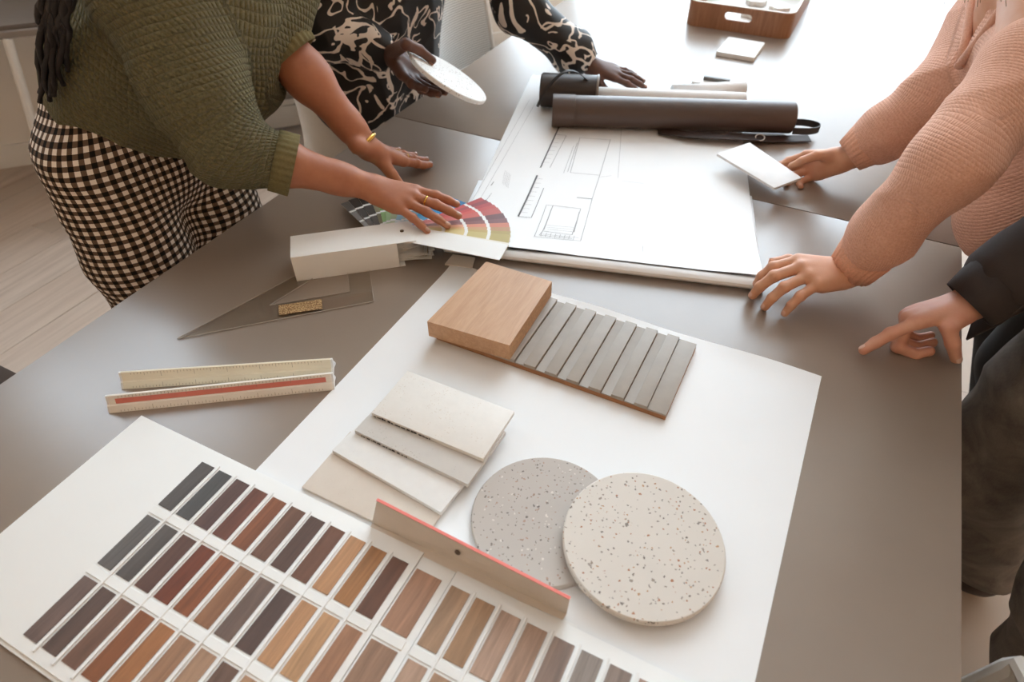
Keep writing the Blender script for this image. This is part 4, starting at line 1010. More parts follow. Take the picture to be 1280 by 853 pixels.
def frame(xd, zd):
    x = Vector(xd).normalized(); z = Vector(zd); z = (z - x * z.dot(x)).normalized(); y = z.cross(x); return x, y, z
FING = {'i': ((.084, .026, .002), (.041, .024, .020), .0086), 'm': ((.089, .007, .004), (.045, .028, .021), .0088), 'r': ((.084, -.012, .002), (.042, .026, .021), .0083), 'p': ((.074, -.029, -.002), (.033, .020, .018), .0075)}
class Hand:
    """side +1 right, -1 left; xd: wrist to knuckles, zd: back of the hand"""
    def __init__(s, W, xd, zd, side, size=1.0, pose=None, thumb=None):
        s.W = Vector(W); s.x, s.y, s.z = frame(xd, zd); s.side = side; s.k = size; s.pose = pose or {}; s.thumb = thumb; s.tips = {}; s.joints = {}; s.nails = []
    def pt(s, p): return s.W + (s.x * p[0] + s.y * (p[1] * s.side) + s.z * p[2]) * s.k
    def dr(s, v): return (s.x * v[0] + s.y * (v[1] * s.side) + s.z * v[2])
    def build(s, F, thumb_pts=None):
        k = s.k; kk = .012 * k
        F.cone(s.pt((-.03, 0, 0)), s.pt((.012, 0, 0)), .0235 * k, .0235 * k, .01, (s.z, 1.3))
        for f, (b, ln, r) in FING.items():
            F.cone(s.pt((.008, b[1] * .42, 0)), s.pt(b), .0160 * k, .0120 * k, kk)
        F.cone(s.pt((.03, .012, -.006)), s.pt((.06, -.012, -.006)), .013 * k, .013 * k, kk)
        F.cone(s.pt((.02, -.016, -.006)), s.pt((.06, -.026, -.005)), .0135 * k, .012 * k, kk)      # heel of the little-finger side
        for f, (b, ln, r) in FING.items():
            sp, f1, f2, f3 = s.pose.get(f, (0, .25, .3, .2)); p = Vector(b); js = [s.pt(p)]; fl = 0
            for i, (l, fx) in enumerate(zip(ln, (f1, f2, f3))):
                fl += fx; dv = Vector((math.cos(fl) * math.cos(sp), math.cos(fl) * math.sin(sp), -math.sin(fl))); p = p + dv * l; js.append(s.pt(p))
            rs = [r * 1.14 * k, r * 1.08 * k, r * 1.0 * k, r * .84 * k]
            for i in range(3): F.cone(js[i], js[i + 1], rs[i], rs[i + 1], .0035 * k)
            F.cone(js[1] + s.z * .0006, js[1] + s.z * .0007, rs[1] * 1.06, rs[1] * 1.06, .003)
            s.joints[f] = js; s.tips[f] = js[-1]
            ld = s.dr((math.cos(fl) * math.cos(sp), math.cos(fl) * math.sin(sp), -math.sin(fl))); nd = s.dr((math.sin(fl) * math.cos(sp), math.sin(fl) * math.sin(sp), math.cos(fl)))
            s.nails.append((js[-1] - ld * .0015 * k + nd * rs[3] * .80, ld, nd, r * .62 * k))
        b = Vector((.020, .018, -.008)); d1, d2, d3 = s.thumb or ((.72, .62, -.3), (.86, .45, -.25), (.93, .32, -.2)); ls = (.040, .032, .026)
        js = [s.pt(b)]; p = b
        for d, l in zip((d1, d2, d3), ls): p = p + Vector(d).normalized() * l; js.append(s.pt(p))
        if thumb_pts: js = [js[0]] + [Vector(p) for p in thumb_pts]
        rs = [.0155 * k, .0112 * k, .0100 * k, .0082 * k]
        for i in range(3): F.cone(js[i], js[i + 1], rs[i], rs[i + 1], .010 * k if i == 0 else .004 * k)
        s.joints['t'] = js; s.tips['t'] = js[-1]
        ld = (js[-1] - js[-2]).normalized(); nd = s.z - ld * s.z.dot(ld); nd = (nd * .6 + s.dr((0, .7, 0))).normalized(); nd = (nd - ld * nd.dot(ld)).normalized()
        s.nails.append((js[-1] - ld * .001 * k + nd * rs[3] * .80, ld, nd, .0062 * k))
def add_nails(h, root, mat):
    for c, ld, nd, r in h.nails:
        sd = ld.cross(nd); vs = []; fs = []; N_, K_ = 10, 4
        vs.append(c + nd * .0022)
        for j in range(1, K_ + 1):
            ph = j / K_ * PI / 2
            for i in range(N_): a = 2 * PI * i / N_; vs.append(c + ld * (r * 1.25 * math.sin(ph) * math.cos(a)) + sd * (r * .9 * math.sin(ph) * math.sin(a)) + nd * (.0022 * math.cos(ph)))
        for i in range(N_): fs.append((0, 1 + i, 1 + (i + 1) % N_))
        for j in range(K_ - 1):
            for i in range(N_): a = 1 + j * N_ + i; b = 1 + j * N_ + (i + 1) % N_; fs.append((a, a + N_, b + N_, b))
        adopt(root, MB().add(vs, fs).build('fingernail', mat, smooth='all'))
def forearm(F, el, wr, r_el=.038, r_wr=.0235, flat=None):
    el, wr = Vector(el), Vector(wr); d = wr - el
    F.cone(el, el + d * .35, r_el, r_el * 1.02, .02); F.cone(el + d * .3, el + d * .8, r_el * 1.0, r_wr * 1.12, .02); F.cone(el + d * .75, wr, r_wr * 1.15, r_wr, .015)
def ring_band(c, ax, r, w_, th, name, root, mat, lumps=0):
    prof = [(r, -w_ / 2), (r + th, -w_ / 2 * .8), (r + th * 1.2, 0), (r + th, w_ / 2 * .8), (r, w_ / 2), (r - .0002, 0), (r, -w_ / 2)]
    return adopt(root, MB().lathe(prof, c, ax, 40, close=False).build(name, mat, smooth='all'))
def head(F, c, look, up=(0, 0, 1), k=1.0):
    """cranium, face, nose, ears, jaw; returns local frame"""
    x = Vector(look).normalized(); z = Vector(up); z = (z - x * z.dot(x)).normalized(); y = z.cross(x); c = Vector(c)
    rot = [list(x), list(y), list(z)]
    q = lambda a, b, d: c + (x * a + y * b + z * d) * k
    F.ell(q(-.012, 0, .025), (.094 * k, .074 * k, .088 * k), rot, .02); F.ell(q(.022, 0, -.03), (.066 * k, .060 * k, .080 * k), rot, .03)
    F.cone(q(.062, 0, -.092), q(.05, 0, -.085), .018 * k, .025 * k, .025)                               # chin
    F.cone(q(.083, 0, .008), q(.103, 0, -.026), .008 * k, .012 * k, .012)                               # nose
    F.cone(q(.074, -.03, .022), q(.074, .03, .022), .012 * k, .012 * k, .015)                           # brow
    for s in (-1, 1):
        F.ell(q(-.005, .074 * s, -.008), (.018 * k, .008 * k, .030 * k), rot, .006)                     # ears
        F.cone(q(.060, .034 * s, -.02), q(.055, .036 * s, -.03), .015 * k, .016 * k, .02)               # cheeks
    F.cone(q(.088, -.014, -.052), q(.088, .014, -.052), .0065 * k, .0065 * k, .008)
    return q, (x, y, z)
def face(q, fr, root, k=1.0):
    x, y, z = fr
    for s in (-1, 1):
        e = adopt(root, MB().lathe([(.0115 * k * math.sin(t), -.0115 * k * math.cos(t)) for t in np.linspace(.05, PI - .05, 12)], q(.074, .030 * s, .002), x, 20).build('eye', M_white, smooth='all'))
        MB().lathe([(.0055 * k, .0), (.0045 * k, .0012), (.0005, .0018)], q(.074, .030 * s, .002) + x * .0108 * k, x, 16).build('iris', simple('iris_brown', '#3b2416', .2), e, smooth='all')
        adopt(root, MB().tube([q(.086, (.016 + .012 * i) * s, .024 + .004 * math.sin(i / 2 * PI)) for i in range(3)], .0035 * k, 8).build('eyebrow', simple('brow_dark', '#2b1d15', .8), smooth='all'))
    adopt(root, MB().tube([q(.086, -.022, -.053), q(.0935, -.010, -.0515), q(.0945, 0, -.0525), q(.0935, .010, -.0515), q(.086, .022, -.053)], [.002, .0048, .0052, .0048, .002], 10).build('lips', simple('lips', '#a5604f', .45), smooth='all'))
def hair_cap(F, q, k=1.0, rot=None):
    F.ell(q(-.028, 0, .038), (.100 * k, .085 * k, .092 * k), rot, .02); F.ell(q(-.06, 0, -.01), (.06 * k, .078 * k, .085 * k), rot, .03)
    F.ell(q(.085, 0, -.035), (.052 * k, .062 * k, .085 * k), rot, .012, sub=True)
def shoes(root, pts, mat, dirx):
    for a in pts:
        a = Vector(a); d = Vector((dirx[0], dirx[1], 0)).normalized(); F = Field()
        F.cone((a.x, a.y, .05), (a.x - d.x * .03, a.y - d.y * .03, .035), .042, .036, .03); F.cone((a.x, a.y, .04), (a.x + d.x * .16, a.y + d.y * .16, .028), .040, .034, .03); F.plane((0, 0, .001), (0, 0, -1))
        mesh_obj('shoe', [F.mesh(.008)], mat, root)
def torso_body(F, pel, chest, neck, headc, shL, shR, hips):
    F.chain([pel, (Vector(pel) + Vector(chest)) / 2, chest], [.098, .095, .112], .05); F.cone(chest, neck, .098, .055, .05)
    F.cone(shL, neck, .045, .05, .05); F.cone(shR, neck, .045, .05, .05); F.cone(neck, headc, .052, .05, .03)
    for h in hips: F.cone(pel, h, .092, .085, .04)
def leg_body(F, h, k, a): F.chain([h, k, a], [.08, .055, .036], .03)

CR = (.7, -.8, .7)
# ============ person in the olive sweater
p1 = thing('person', 'person in an olive knit sweater and gingham trousers leaning over the fan deck', 'person', (-1.27, .74, 0))
P1 = dict(pel=(-1.195, .755, .88), chest=(-1.03, .84, 1.10), neck=(-.93, .90, 1.25), head=(-.85, .92, 1.36), shR=(-.985, .73, 1.17), shL=(-.965, 1.05, 1.22), elR=(-.885, .70, .93), elL=tuple(PX(343, 48, -.945)),
          hips=[(-1.195, .665, .84), (-1.19, .845, .84)], kn=[(-1.20, .65, .46), (-1.19, .865, .46)], an=[(-1.32, .63, .08), (-1.30, .86, .08)])
wR = P(463, 234, .835); wL = P(461, 186, .835)
hR = Hand(wR, P(537, 257, .816) - wR, (.12, -.16, 1), 1, .92, dict(i=(.12, .06, .14, .1), m=(.0, .08, .12, .08), r=(-.14, .08, .14, .08), p=(-.32, .10, .16, .08)), ((.72, .55, -.45), (.86, .40, -.40), (.95, .2, -.3)))
hL = Hand(wL, P(500, 198, .778) - wL, (.25, .35, 1), -1, .98, dict(i=(.06, -.1, .05, -.25), m=(0, -.1, .05, -.2), r=(-.08, -.1, .05, -.2), p=(-.2, -.1, .05, -.2)), ((.40, .70, -.40), (.50, .58, -.42), (.6, .5, -.3)))
F = Field(); torso_body(F, P1['pel'], P1['chest'], P1['neck'], P1['head'], P1['shL'], P1['shR'], P1['hips'])
for h, k, a in zip(P1['hips'], P1['kn'], P1['an']): leg_body(F, h, k, a)
hq, hf = head(F, P1['head'], (.75, -.05, -.55), (.5, 0, .8))
body = F.mesh(.009)
F = Field(); F.cone(P1['shR'], P1['elR'], .046, .038, .02); forearm(F, P1['elR'], wR, .040, .0235); hR.build(F); armR = F.mesh(.0022)
F = Field(); F.cone(P1['shL'], P1['elL'], .046, .040, .02); forearm(F, P1['elL'], wL, .041, .0240); hL.build(F); armL = F.mesh(.0022)
mesh_obj('body', [body, armR, armL], SK1, p1); face(hq, hf, p1); add_nails(hR, p1, NAIL[1]); add_nails(hL, p1, NAIL[1])
j = hR.joints['m']; ring_band(j[0].lerp(j[1], .55), j[1] - j[0], .0084, .004, .0012, 'ring', p1, M_gold)
for f in ('m', 'r'):
    j = hL.joints[f]; ring_band(j[0].lerp(j[1], .5), j[1] - j[0], .0086, .003, .0012, 'ring', p1, M_gold)
ax_ = (wL - Vector(P1['elL'])).normalized(); ring_band(wL - ax_ * .014, ax_, .0285, .008, .0014, 'bracelet', p1, M_gold)
# sweater
F = Field(); pel, ch = Vector(P1['pel']), Vector(P1['chest'])
F.chain([(-1.195, .755, .93), (-1.135, .785, 1.01), P1['chest']], [.130, .132, .14], .06); F.cone(ch, P1['neck'], .13, .075, .06)
F.cone((-1.01, .87, .98), (-1.08, .81, .93), .095, .11, .06)                                              # cloth hanging at the front
F.cone(P1['shR'], P1['chest'], .075, .12, .06); F.cone(P1['shL'], P1['chest'], .075, .12, .06)
cR = Vector(P1['elR']).lerp(wR, .33); eR = Vector(P1['elR'])
F.chain([P1['shR'], eR.lerp(Vector(P1['shR']), .35), eR, cR], [.085, .080, .062, .050], .03)
dR = (wR - eR).normalized(); F.plane
cL = Vector(P1['elL']).lerp(wL, .0); eL = Vector(P1['elL']); shl = Vector(P1['shL']); dL = (eL - shl).normalized()
fL = (wL - eL).normalized(); F.chain([P1['shL'], eL], [.085, .062], .03)
F.cone(cR + dR * .012, cR + dR * .09, .044, .05, .004, sub=True); F.cone(eL + fL * .026, eL + fL * .12, .052, .06, .004, sub=True)
F.cone(P1['neck'], Vector(P1['neck']) + (Vector(P1['head']) - Vector(P1['neck'])) * .8, .062, .07, .006, sub=True)
F.plane((-1.26, .735, .905), (-.22, .05, -1)) 
pat = bone_pattern([[((-1.24, .74, .86), P1['chest'], CR, .14, 0), (P1['chest'], P1['neck'], CR, .12, .3)], [(P1['shR'], P1['elR'], CR, .08, 0), (P1['elR'], tuple(cR), CR, .08, .26)], [(P1['shL'], P1['elL'], CR, .07, 0)]])
mesh_obj('sweater', [F.mesh(.0048)], KN_G, p1, pat, lambda v: folds(v, .007, [((.6, .2, -1), .085, .4), ((.9, -.3, -.6), .12, 1.3)]))
# ribbed cuffs
def cuff(c, d, r0, r1, ln, root, mat, name='cuff', n=56, ribs=28, amp=.0012, th=.006):
    d = Vector(d).normalized(); q = Vector((0, 0, 1)).rotation_difference(d); vs = []; K_ = 6; prof = [(r0, 0), (r0 + (r1 - r0) * .5, ln * .5), (r1, ln), (r1 - th, ln), (r0 + (r1 - r0) * .5 - th, ln * .5), (r0 - th, 0)]
    N_ = ribs * 4
    for r, h in prof:
        for i in range(N_): a = 2 * PI * i / N_; rr = r + amp * math.cos(a * ribs); vs.append(Vector(c) + q @ Vector((rr * math.cos(a), rr * math.sin(a), h)))
    fs = [(j_ * N_ + i, j_ * N_ + (i + 1) % N_, ((j_ + 1) % K_) * N_ + (i + 1) % N_, ((j_ + 1) % K_) * N_ + i) for j_ in range(K_) for i in range(N_)]
    return adopt(root, MB().add(vs, fs).build(name, mat, smooth='all'))
M_cuff = simple('olive_rib', '#776e4d', .95, var=.12, vscale=300, bump=.5, bscale=900, spec=.15)
cuff(cR - dR * .004, dR, .0515, .0525, .034, p1, M_cuff); cuff(eL + fL * .016, fL, .0605, .0575, .026, p1, M_cuff)
# trousers
F = Field(); F.chain([(-1.17, .77, 1.0), (-1.20, .755, .93), (-1.195, .755, .84)], [.098, .108, .130], .05)
for h, k, a in zip(P1['hips'], P1['kn'], P1['an']): F.chain([h, Vector(h).lerp(Vector(k), .5), k, a], [.105, .098, .085, .075], .035)
F.ell((-1.255, .75, .86), (.07, .14, .10), None, .05)
F.plane((0, 0, .09), (0, 0, -1)); F.plane((-1.26, .735, 1.02), (.2, 0, 1))
pat = bone_pattern([[((-1.21, .75, 1.0), (-1.18, .75, .40), (.5, -1, 0), .155, 0)]])
mesh_obj('trousers', [F.mesh(.006)], M_ging, p1, pat, lambda v: folds(v, .006, [((.3, .7, 1), .11, .9), ((.5, -.8, .5), .16, 0)]))
shoes(p1, P1['an'], M_shoe, (1, 0))
# hair: cap and long twists falling down the back
M_hair = simple('black_hair', '#1c1513', .5, var=.3, vscale=60)
F = Field(); hair_cap(F, hq, 1.0, [list(hf[0]), list(hf[1]), list(hf[2])]); mesh_obj('hair', [F.mesh(.007)], M_hair, p1)
n = NT('dark_hair_tips'); n.col(hexc('#3c1f22')); n.set(Roughness=.5)
root0 = hq(-.09, -.03, -.03)
for i in range(13):
    f_ = i / 12; e = PX(50 + 34 * f_, 112 + random.uniform(-26, 22) - 25 * f_, -1.185 + .07 * f_); mid = PX(50 + 34 * f_, 30, -1.10 + .05 * f_); m2 = PX(60 + 34 * f_, -50, -1.04 + .05 * f_); pts = []
    A = [root0 + Vector((random.uniform(-.02, .02), random.uniform(-.05, .03), random.uniform(-.02, .03))), m2, mid, e]
    for t in np.linspace(0, 1, 26):
        s_ = t * 3; kx = min(int(s_), 2); lt = s_ - kx; lt = lt * lt * (3 - 2 * lt) * .5 + lt * .5; q_ = A[kx].lerp(A[kx + 1], lt)
        pts.append(q_ + Vector((math.sin(t * 30 + i), math.cos(t * 26 + 2 * i), 0)) * .0035)
    adopt(p1, MB().tube(pts, [.0085 * (1 - .55 * t) * (1 + .15 * math.sin(t * 70)) for t in np.linspace(0, 1, 26)], 8).build('hair_twist', M_hair, smooth='all'))

# ============ person in the patterned blouse
p2 = thing('person', 'person in a black and cream line-print blouse holding a terrazzo disc', 'person', (-1.22, 1.43, 0))
P2 = dict(pel=(-1.19, 1.43, .88), chest=(-1.07, 1.46, 1.12), neck=(-.99, 1.48, 1.28), head=(-.92, 1.50, 1.41), shR=(-1.03, 1.27, 1.18), shL=(-.94, 1.64, 1.17), elR=(-1.07, 1.19, .95), elL=(-.785, 1.60, .93),
          hips=[(-1.20, 1.34, .85), (-1.19, 1.53, .85)], kn=[(-1.20, 1.32, .47), (-1.19, 1.54, .47)], an=[(-1.26, 1.31, .08), (-1.25, 1.55, .08)])
wR2 = PX(487, 66, -.945); wL2 = P(738, 82, .80)
DX, DY = right, -down
disc_dir = (DISC_C - wR2).normalized()
hR2 = Hand(wR2, DISC_C - wR2 - DN * .045 + down * .03, DN * -1.0 + right * -.1, 1, 1.05, dict(i=(.12, .12, .2, .1), m=(.02, .15, .25, .1), r=(-.1, .18, .25, .15), p=(-.22, .2, .3, .2)), ((.60, .62, -.62), (.9, .42, -.30), (.98, .25, .0)))
hL2 = Hand(wL2, P(766, 91, .787) - wL2, (.2, -.2, 1), -1, .84, dict(i=(.1, .05, .15, .1), m=(0, .05, .15, .1), r=(-.12, .05, .15, .1), p=(-.28, .1, .15, .1)))
F = Field(); torso_body(F, P2['pel'], P2['chest'], P2['neck'], P2['head'], P2['shL'], P2['shR'], P2['hips'])
for h, k, a in zip(P2['hips'], P2['kn'], P2['an']): leg_body(F, h, k, a)
hq, hf = head(F, P2['head'], (.75, -.25, -.5), (.5, 0, .8)); body = F.mesh(.009)
F = Field(); F.cone(P2['shR'], P2['elR'], .046, .038, .02); forearm(F, P2['elR'], wR2, .038, .025); 
def disc_pt(px, py, h): d = ray(px, py); t = (DISC_C - CAM).dot(DN) / d.dot(DN); return CAM + d * t + DN * h
hR2.build(F, [disc_pt(502, 66, .020), disc_pt(519, 72, .018), disc_pt(537, 82, .0125)]); armR = F.mesh(.0024)
F = Field(); F.cone(P2['shL'], P2['elL'], .046, .038, .02); forearm(F, P2['elL'], wL2, .038, .024); hL2.build(F); armL = F.mesh(.0026)
mesh_obj('body', [body, armR, armL], SK2, p2); face(hq, hf, p2); add_nails(hR2, p2, NAIL[2]); add_nails(hL2, p2, NAIL[2])
F = Field()
F.chain([(-1.16, 1.42, .73), (-1.17, 1.42, .86), (-1.12, 1.44, 1.0), P2['chest']], [.165, .165, .155, .155], .06); F.cone(P2['chest'], P2['neck'], .13, .07, .06)
F.cone((-1.10, 1.30, .75), (-1.08, 1.36, .95), .10, .10, .06); F.cone((-1.10, 1.52, .74), (-1.06, 1.50, .95), .10, .10, .06)
F.cone(P2['shR'], P2['chest'], .07, .12, .06); F.cone(P2['shL'], P2['chest'], .07, .12, .06)
eR2 = Vector(P2['elR']); dR2 = (wR2 - eR2).normalized(); eL2 = Vector(P2['elL']); dL2 = (wL2 - eL2).normalized()
F.chain([P2['shR'], eR2, wR2 - dR2 * .045, wR2 - dR2 * .02], [.07, .062, .048, .036], .03); F.chain([P2['shL'], eL2, wL2 - dL2 * .055, wL2 - dL2 * .022], [.07, .060, .050, .036], .03)
F.cone(wR2 - dR2 * .03, wR2 + dR2 * .05, .029, .032, .004, sub=True); F.cone(wL2 - dL2 * .03, wL2 + dL2 * .05, .029, .032, .004, sub=True)
F.cone(P2['neck'], Vector(P2['neck']) + (Vector(P2['head']) - Vector(P2['neck'])) * .8, .06, .07, .006, sub=True); F.plane((0, 0, .655), (0, 0, -1))
mesh_obj('blouse', [F.mesh(.006)], M_floral, p2, None, lambda v: folds(v, .010, [((.3, .9, .25), .10, .4), ((.5, .6, -.7), .14, 1.2)]))
F = Field(); F.chain([(-1.19, 1.43, .93), (-1.19, 1.43, .84)], [.12, .135], .05)
for h, k, a in zip(P2['hips'], P2['kn'], P2['an']): F.chain([h, k, a], [.11, .09, .08], .035)
F.plane((0, 0, .09), (0, 0, -1)); mesh_obj('trousers', [F.mesh(.008)], M_wpants, p2, None, lambda v: folds(v, .006, [((.2, .6, .8), .14, .4)]))
shoes(p2, P2['an'], M_shoe_w, (1, 0))
F = Field(); hair_cap(F, hq, 1.03, [list(hf[0]), list(hf[1]), list(hf[2])]); F.ell(hq(-.10, 0, .06), (.05, .05, .05), None, .02); mesh_obj('hair', [F.mesh(.007)], M_hair, p2)

# ============ person in the pink sweater
p3 = thing('person', 'person in a pink V-neck knit sweater holding a white tile', 'person', (.60, 1.42, 0))
P3 = dict(pel=(.52, 1.46, .88), chest=(.31, 1.45, 1.03), neck=(.21, 1.46, 1.20), head=(.14, 1.46, 1.34), shL=tuple(PX(1288, 88, .235)), shR=(.24, 1.66, 1.10), elL=tuple(PX(1186, 207, .169)), elR=(.175, 1.44, .945),
          hips=[(.54, 1.37, .84), (.54, 1.55, .84)], kn=[(.52, 1.35, .46), (.52, 1.57, .46)], an=[(.64, 1.35, .08), (.64, 1.57, .08)])
wL3 = P(1061, 340, .79); wR3 = P(1056, 199, .803)
hL3 = Hand(wL3, P(992, 340, .802) - wL3, (-.1, -.2, 1), -1, .97, dict(i=(.08, .45, .65, .40), m=(-.02, .45, .55, .35), r=(-.18, .47, .55, .35), p=(-.36, .5, .52, .3)), ((.60, .66, -.35), (.88, .46, -.15), (.98, .05, -.25)))
TC = P(975, 215, .774)
hR3 = Hand(wR3, P(1008, 207, .768) - wR3, (.05, .9, -.05), 1, .86, dict(i=(-.10, .25, .55, .3), m=(-.05, .45, .75, .4), r=(-.05, .6, .9, .5), p=(-.05, .7, .95, .5)), ((.72, .32, -.58), (.9, -.08, -.42), (.95, -.25, -.2)))
F = Field(); torso_body(F, P3['pel'], P3['chest'], P3['neck'], P3['head'], P3['shL'], P3['shR'], P3['hips'])
F.cone((.270, 1.44, 1.01), (.236, 1.44, 1.12), .075, .07, .05)
for h, k, a in zip(P3['hips'], P3['kn'], P3['an']): leg_body(F, h, k, a)
hq, hf = head(F, P3['head'], (-.72, .05, -.55), (-.5, 0, .8)); body = F.mesh(.008)
F = Field(); F.cone(P3['shR'], P3['elR'], .042, .036, .02); forearm(F, P3['elR'], wR3, .036, .0225); hR3.build(F); armR = F.mesh(.0022)
F = Field(); F.cone(P3['shL'], P3['elL'], .042, .036, .02); forearm(F, P3['elL'], wL3, .036, .0225); hL3.build(F); armL = F.mesh(.0020)
mesh_obj('body', [body, armR, armL], SK3, p3); face(hq, hf, p3); add_nails(hR3, p3, NAIL[3]); add_nails(hL3, p3, NAIL[3])
eL3, eR3 = Vector(P3['elL']), Vector(P3['elR']); dL3 = (wL3 - eL3).normalized(); dR3 = (wR3 - eR3).normalized()
F = Field(); F.chain([(.48, 1.45, .88), (.40, 1.45, .95), P3['chest']], [.14, .14, .125], .06); F.cone(P3['chest'], P3['neck'], .118, .082, .05)
F.cone((.34, 1.26, .83), (.34, 1.36, .94), .095, .11, .06); F.cone(P3['shL'], P3['chest'], .068, .115, .06); F.cone(P3['shR'], P3['chest'], .075, .115, .06)
F.chain([P3['shL'], eL3, eL3.lerp(wL3, .62), wL3 - dL3 * .055], [.066, .055, .045, .040], .03); F.chain([P3['shR'], eR3, eR3.lerp(wR3, .6), wR3 - dR3 * .060], [.075, .060, .050, .044], .03)
F.cone(wL3 - dL3 * .030, wL3 + dL3 * .05, .036, .042, .004, sub=True); F.cone(wR3 - dR3 * .040, wR3 + dR3 * .05, .038, .042, .004, sub=True)
F.cone((.172, 1.395, 1.010), (.165, 1.445, 1.125), .006, .062, .006, sub=True); F.cone(P3['neck'], Vector(P3['neck']) + (Vector(P3['head']) - Vector(P3['neck'])) * .7, .075, .09, .006, sub=True)
F.plane((.30, 1.3, .747), (-.10, 0, -1))
CP = (-.5, -.9, .7)
pat = bone_pattern([[((.48, 1.45, .86), P3['chest'], CP, .15, 0), (P3['chest'], P3['neck'], CP, .12, .3)], [(P3['shL'], P3['elL'], CP, .065, 0), (P3['elL'], tuple(wL3), CP, .065, .18)], [(P3['shR'], P3['elR'], CP, .06, 0), (P3['elR'], tuple(wR3), CP, .06, .25)]])
mesh_obj('sweater', [F.mesh(.0045)], KN_P, p3, pat, lambda v: folds(v, .009, [((-.4, .5, .8), .11, .4), ((.7, .6, -.5), .15, 1.9)]))
for e_ in ((1214, 2, .160), (1258, 2, .190)):
    a_, b_ = PX(1200, 80, .1715), PX(*e_); tdir = (b_ - a_).normalized()
    adopt(p3, MB().tube([a_ - tdir * .006, a_.lerp(b_, .35) - fwd * .004, a_.lerp(b_, .7) - fwd * .004, b_ + tdir * .03, b_ + tdir * .09 + fwd * .02], .0075, 10).build('neckband', KN_P, smooth='all'))
M_cuffp = simple('pink_rib', '#e8b095', .95, var=.1, vscale=300, bump=.5, bscale=900, spec=.15)
cuff(wL3 - dL3 * .046, dL3, .0430, .0360, .042, p3, M_cuffp, ribs=26, amp=.0011, th=.005); cuff(wR3 - dR3 * .052, dR3, .0465, .0345, .042, p3, M_cuffp, ribs=24, amp=.0011, th=.005)
F = Field(); F.chain([(.52, 1.46, .92), (.53, 1.46, .84)], [.115, .13], .05)
for h, k, a in zip(P3['hips'], P3['kn'], P3['an']): F.chain([h, k, a], [.10, .075, .06], .03)
F.plane((0, 0, .08), (0, 0, -1)); mesh_obj('trousers', [F.mesh(.008)], M_black, p3); shoes(p3, P3['an'], M_shoe, (-1, 0))
M_blond = simple('dark_blond_hair', '#8c6a4c', .5, var=.3, vscale=60)
F = Field(); hair_cap(F, hq, 1.02, [list(hf[0]), list(hf[1]), list(hf[2])]); mesh_obj('hair', [F.mesh(.007)], M_blond, p3)
for i in range(12):
    a0 = hq(.02, .07 * (1 if i % 2 else -1), .02); e = PX(1158 + 9 * i + random.uniform(-6, 6), 4 + random.uniform(-14, 10), .105 + .006 * i); mid = a0.lerp(e, .5) + Vector((-.02, 0, .01))
    pts = [(1 - t) ** 2 * a0 + 2 * t * (1 - t) * mid + t * t * e for t in np.linspace(0, 1, 14)]
    adopt(p3, MB().tube(pts, [.0022 * (1 - .8 * t) for t in np.linspace(0, 1, 14)], 6).build('hair_strand', M_blond, smooth='all'))

# ============ person in the charcoal shirt
p4 = thing('person', 'person in a charcoal shirt and dark jeans pointing at the table', 'person', (.66, .88, 0))
P4 = dict(pel=(.60, .90, .92), chest=(.60, .95, 1.18), neck=(.58, .97, 1.36), head=(.54, .98, 1.50), shR=(.52, 1.12, 1.28), shL=(.66, .78, 1.30), elR=(.40, 1.08, 1.00), elL=(.74, .70, 1.05), wL=(.62, .68, .86),
          hips=[(.60, .82, .88), (.51, 1.0, .88)], kn=[(.58, .80, .47), (.445, 1.03, .47)], an=[(.68, .80, .08), (.60, 1.12, .08)])
wR4 = P(1214, 379, .815)
hR4 = Hand(wR4, P(1142, 398, .787) - wR4, (-.1, .45, .9), 1, 1.0, dict(i=(.06, .16, .12, .06), m=(.0, 1.05, 1.35, .7), r=(-.05, 1.2, 1.35, .7), p=(-.1, 1.2, 1.3, .7)), ((.58, .42, -.58), (.50, .2, -.75), (.5, .1, -.7)))
F = Field(); torso_body(F, P4['pel'], P4['chest'], P4['neck'], P4['head'], P4['shL'], P4['shR'], P4['hips'])
for h, k, a in zip(P4['hips'], P4['kn'], P4['an']): leg_body(F, h, k, a)
hq, hf = head(F, P4['head'], (-.78, .1, -.5), (-.4, 0, .85)); body = F.mesh(.010)
F = Field(); F.cone(P4['shR'], P4['elR'], .048, .040, .02); forearm(F, P4['elR'], wR4, .040, .026); hR4.build(F, [P(1186, 410, .800), P(1191, 430, .778), P(1195, 448, .752)]); armR = F.mesh(.0021)
hL4 = Hand(P4['wL'], (-.3, .1, -1), (.3, -1, 0), -1, 1.05); F = Field(); F.cone(P4['shL'], P4['elL'], .048, .040, .02); forearm(F, P4['elL'], P4['wL'], .040, .027); hL4.build(F); armL = F.mesh(.004)
mesh_obj('body', [body, armR, armL], SK4, p4); face(hq, hf, p4); add_nails(hR4, p4, NAIL[4])
F = Field(); F.chain([(.60, .90, .90), P4['chest']], [.15, .16], .06); F.cone(P4['chest'], P4['neck'], .13, .07, .06)
eR4 = Vector(P4['elR']); dR4 = (wR4 - eR4).normalized(); eL4 = Vector(P4['elL']); dL4 = (Vector(P4['wL']) - eL4).normalized()
F.cone(P4['shR'], P4['chest'], .08, .12, .06); F.cone(P4['shL'], P4['chest'], .08, .12, .06)
F.chain([P4['shR'], eR4, wR4 - dR4 * .08, wR4 - dR4 * .045], [.08, .066, .052, .049], .03); F.chain([P4['shL'], eL4, Vector(P4['wL']) - dL4 * .02], [.08, .06, .042], .03)
F.cone(wR4 - dR4 * .026, wR4 + dR4 * .05, .042, .048, .004, sub=True); F.plane((0, 0, .62), (0, 0, -1))
tl_ = PX(1300, 545, .46); F.cone(tl_, (.56, .88, .88), .035, .09, .04)
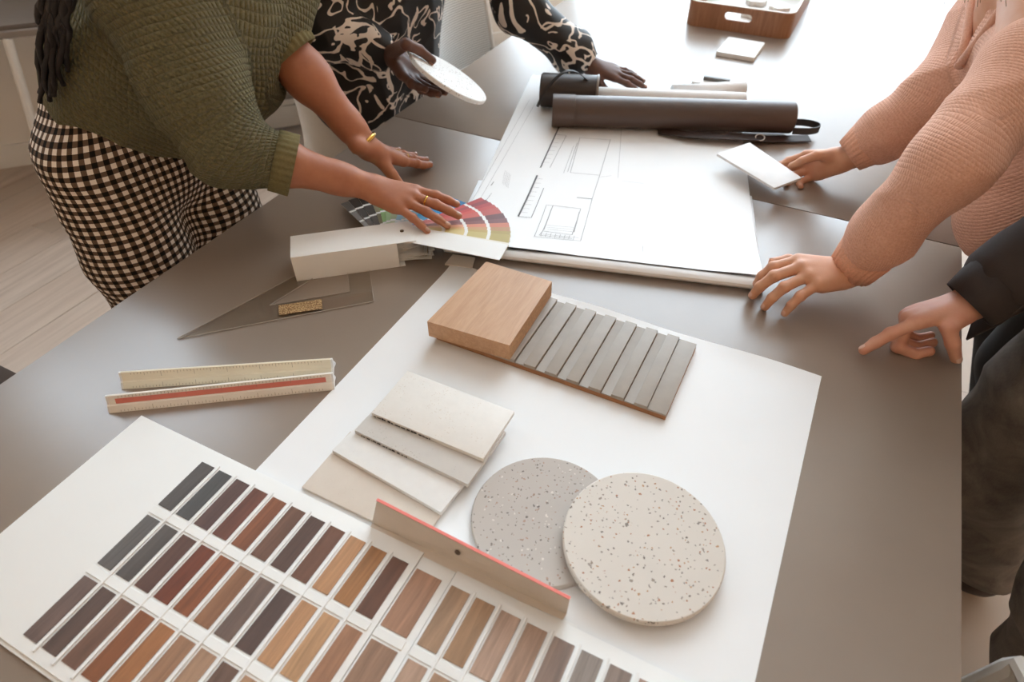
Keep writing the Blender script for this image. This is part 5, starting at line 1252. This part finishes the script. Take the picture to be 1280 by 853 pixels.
q_ = [PX(1232, 352, .305), PX(1208, 425, .297), PX(1250, 405, .312), PX(1296, 372, .33), PX(1300, 250, .345), PX(1262, 300, .325)]
mid_ = sum(q_, Vector()) / 6; nn_ = (q_[1] - q_[0]).cross(q_[4] - q_[0]).normalized() * .002
mm = MB(); mm.add([p + nn_ for p in q_] + [p - nn_ for p in q_] + [mid_ + nn_ * 4, mid_ + nn_ * 2], [(i, (i + 1) % 6, 12) for i in range(6)] + [(6 + (i + 1) % 6, 6 + i, 13) for i in range(6)] + [(i, 6 + i, 6 + (i + 1) % 6, (i + 1) % 6) for i in range(6)])
sf_ = adopt(p4, mm.build('shirt_front', M_shirt, smooth='all'))
bt = PX(1265, 326, .322); MB().lathe([(.0045, -.002), (.0052, 0), (.004, .0016), (.001, .0012)], bt - fwd * .012, -fwd, 20).build('button', simple('pale_button', '#b5aca6', .3), sf_, smooth='all')
F2 = Field(); F2.ell(PX(1318, 430, .44), (.035, .04, .06), None, .02); mesh_obj('tee', [F2.mesh(.006)], M_tee, p4)
cuff(wR4 - dR4 * .042, dR4, .0515, .0430, .046, p4, M_shirt, ribs=6, amp=.0016, th=.004)
mesh_obj('shirt', [F.mesh(.006)], M_shirt, p4, None, lambda v: folds(v, .008, [((.5, .5, .6), .09, .4), ((.2, -.7, .6), .13, 1.1)]))
F = Field(); F.chain([(.60, .90, .95), (.60, .90, .86)], [.125, .14], .05)
for h, k, a in zip(P4['hips'], P4['kn'], P4['an']): F.chain([h, Vector(h).lerp(Vector(k), .5), k, Vector(k).lerp(Vector(a), .5), a], [.125, .115, .09, .085, .075], .035)
F.plane((0, 0, .09), (0, 0, -1)); mesh_obj('jeans', [F.mesh(.006)], M_denim, p4, None, lambda v: folds(v, .010, [((.3, .4, .9), .10, .2), ((.6, -.5, .7), .15, 1.4)]))
shoes(p4, P4['an'], M_shoe, (-1, 0))
F = Field(); hair_cap(F, hq, 1.0, [list(hf[0]), list(hf[1]), list(hf[2])]); mesh_obj('hair', [F.mesh(.008)], simple('brown_hair', '#3b2a20', .5, var=.3, vscale=60), p4)
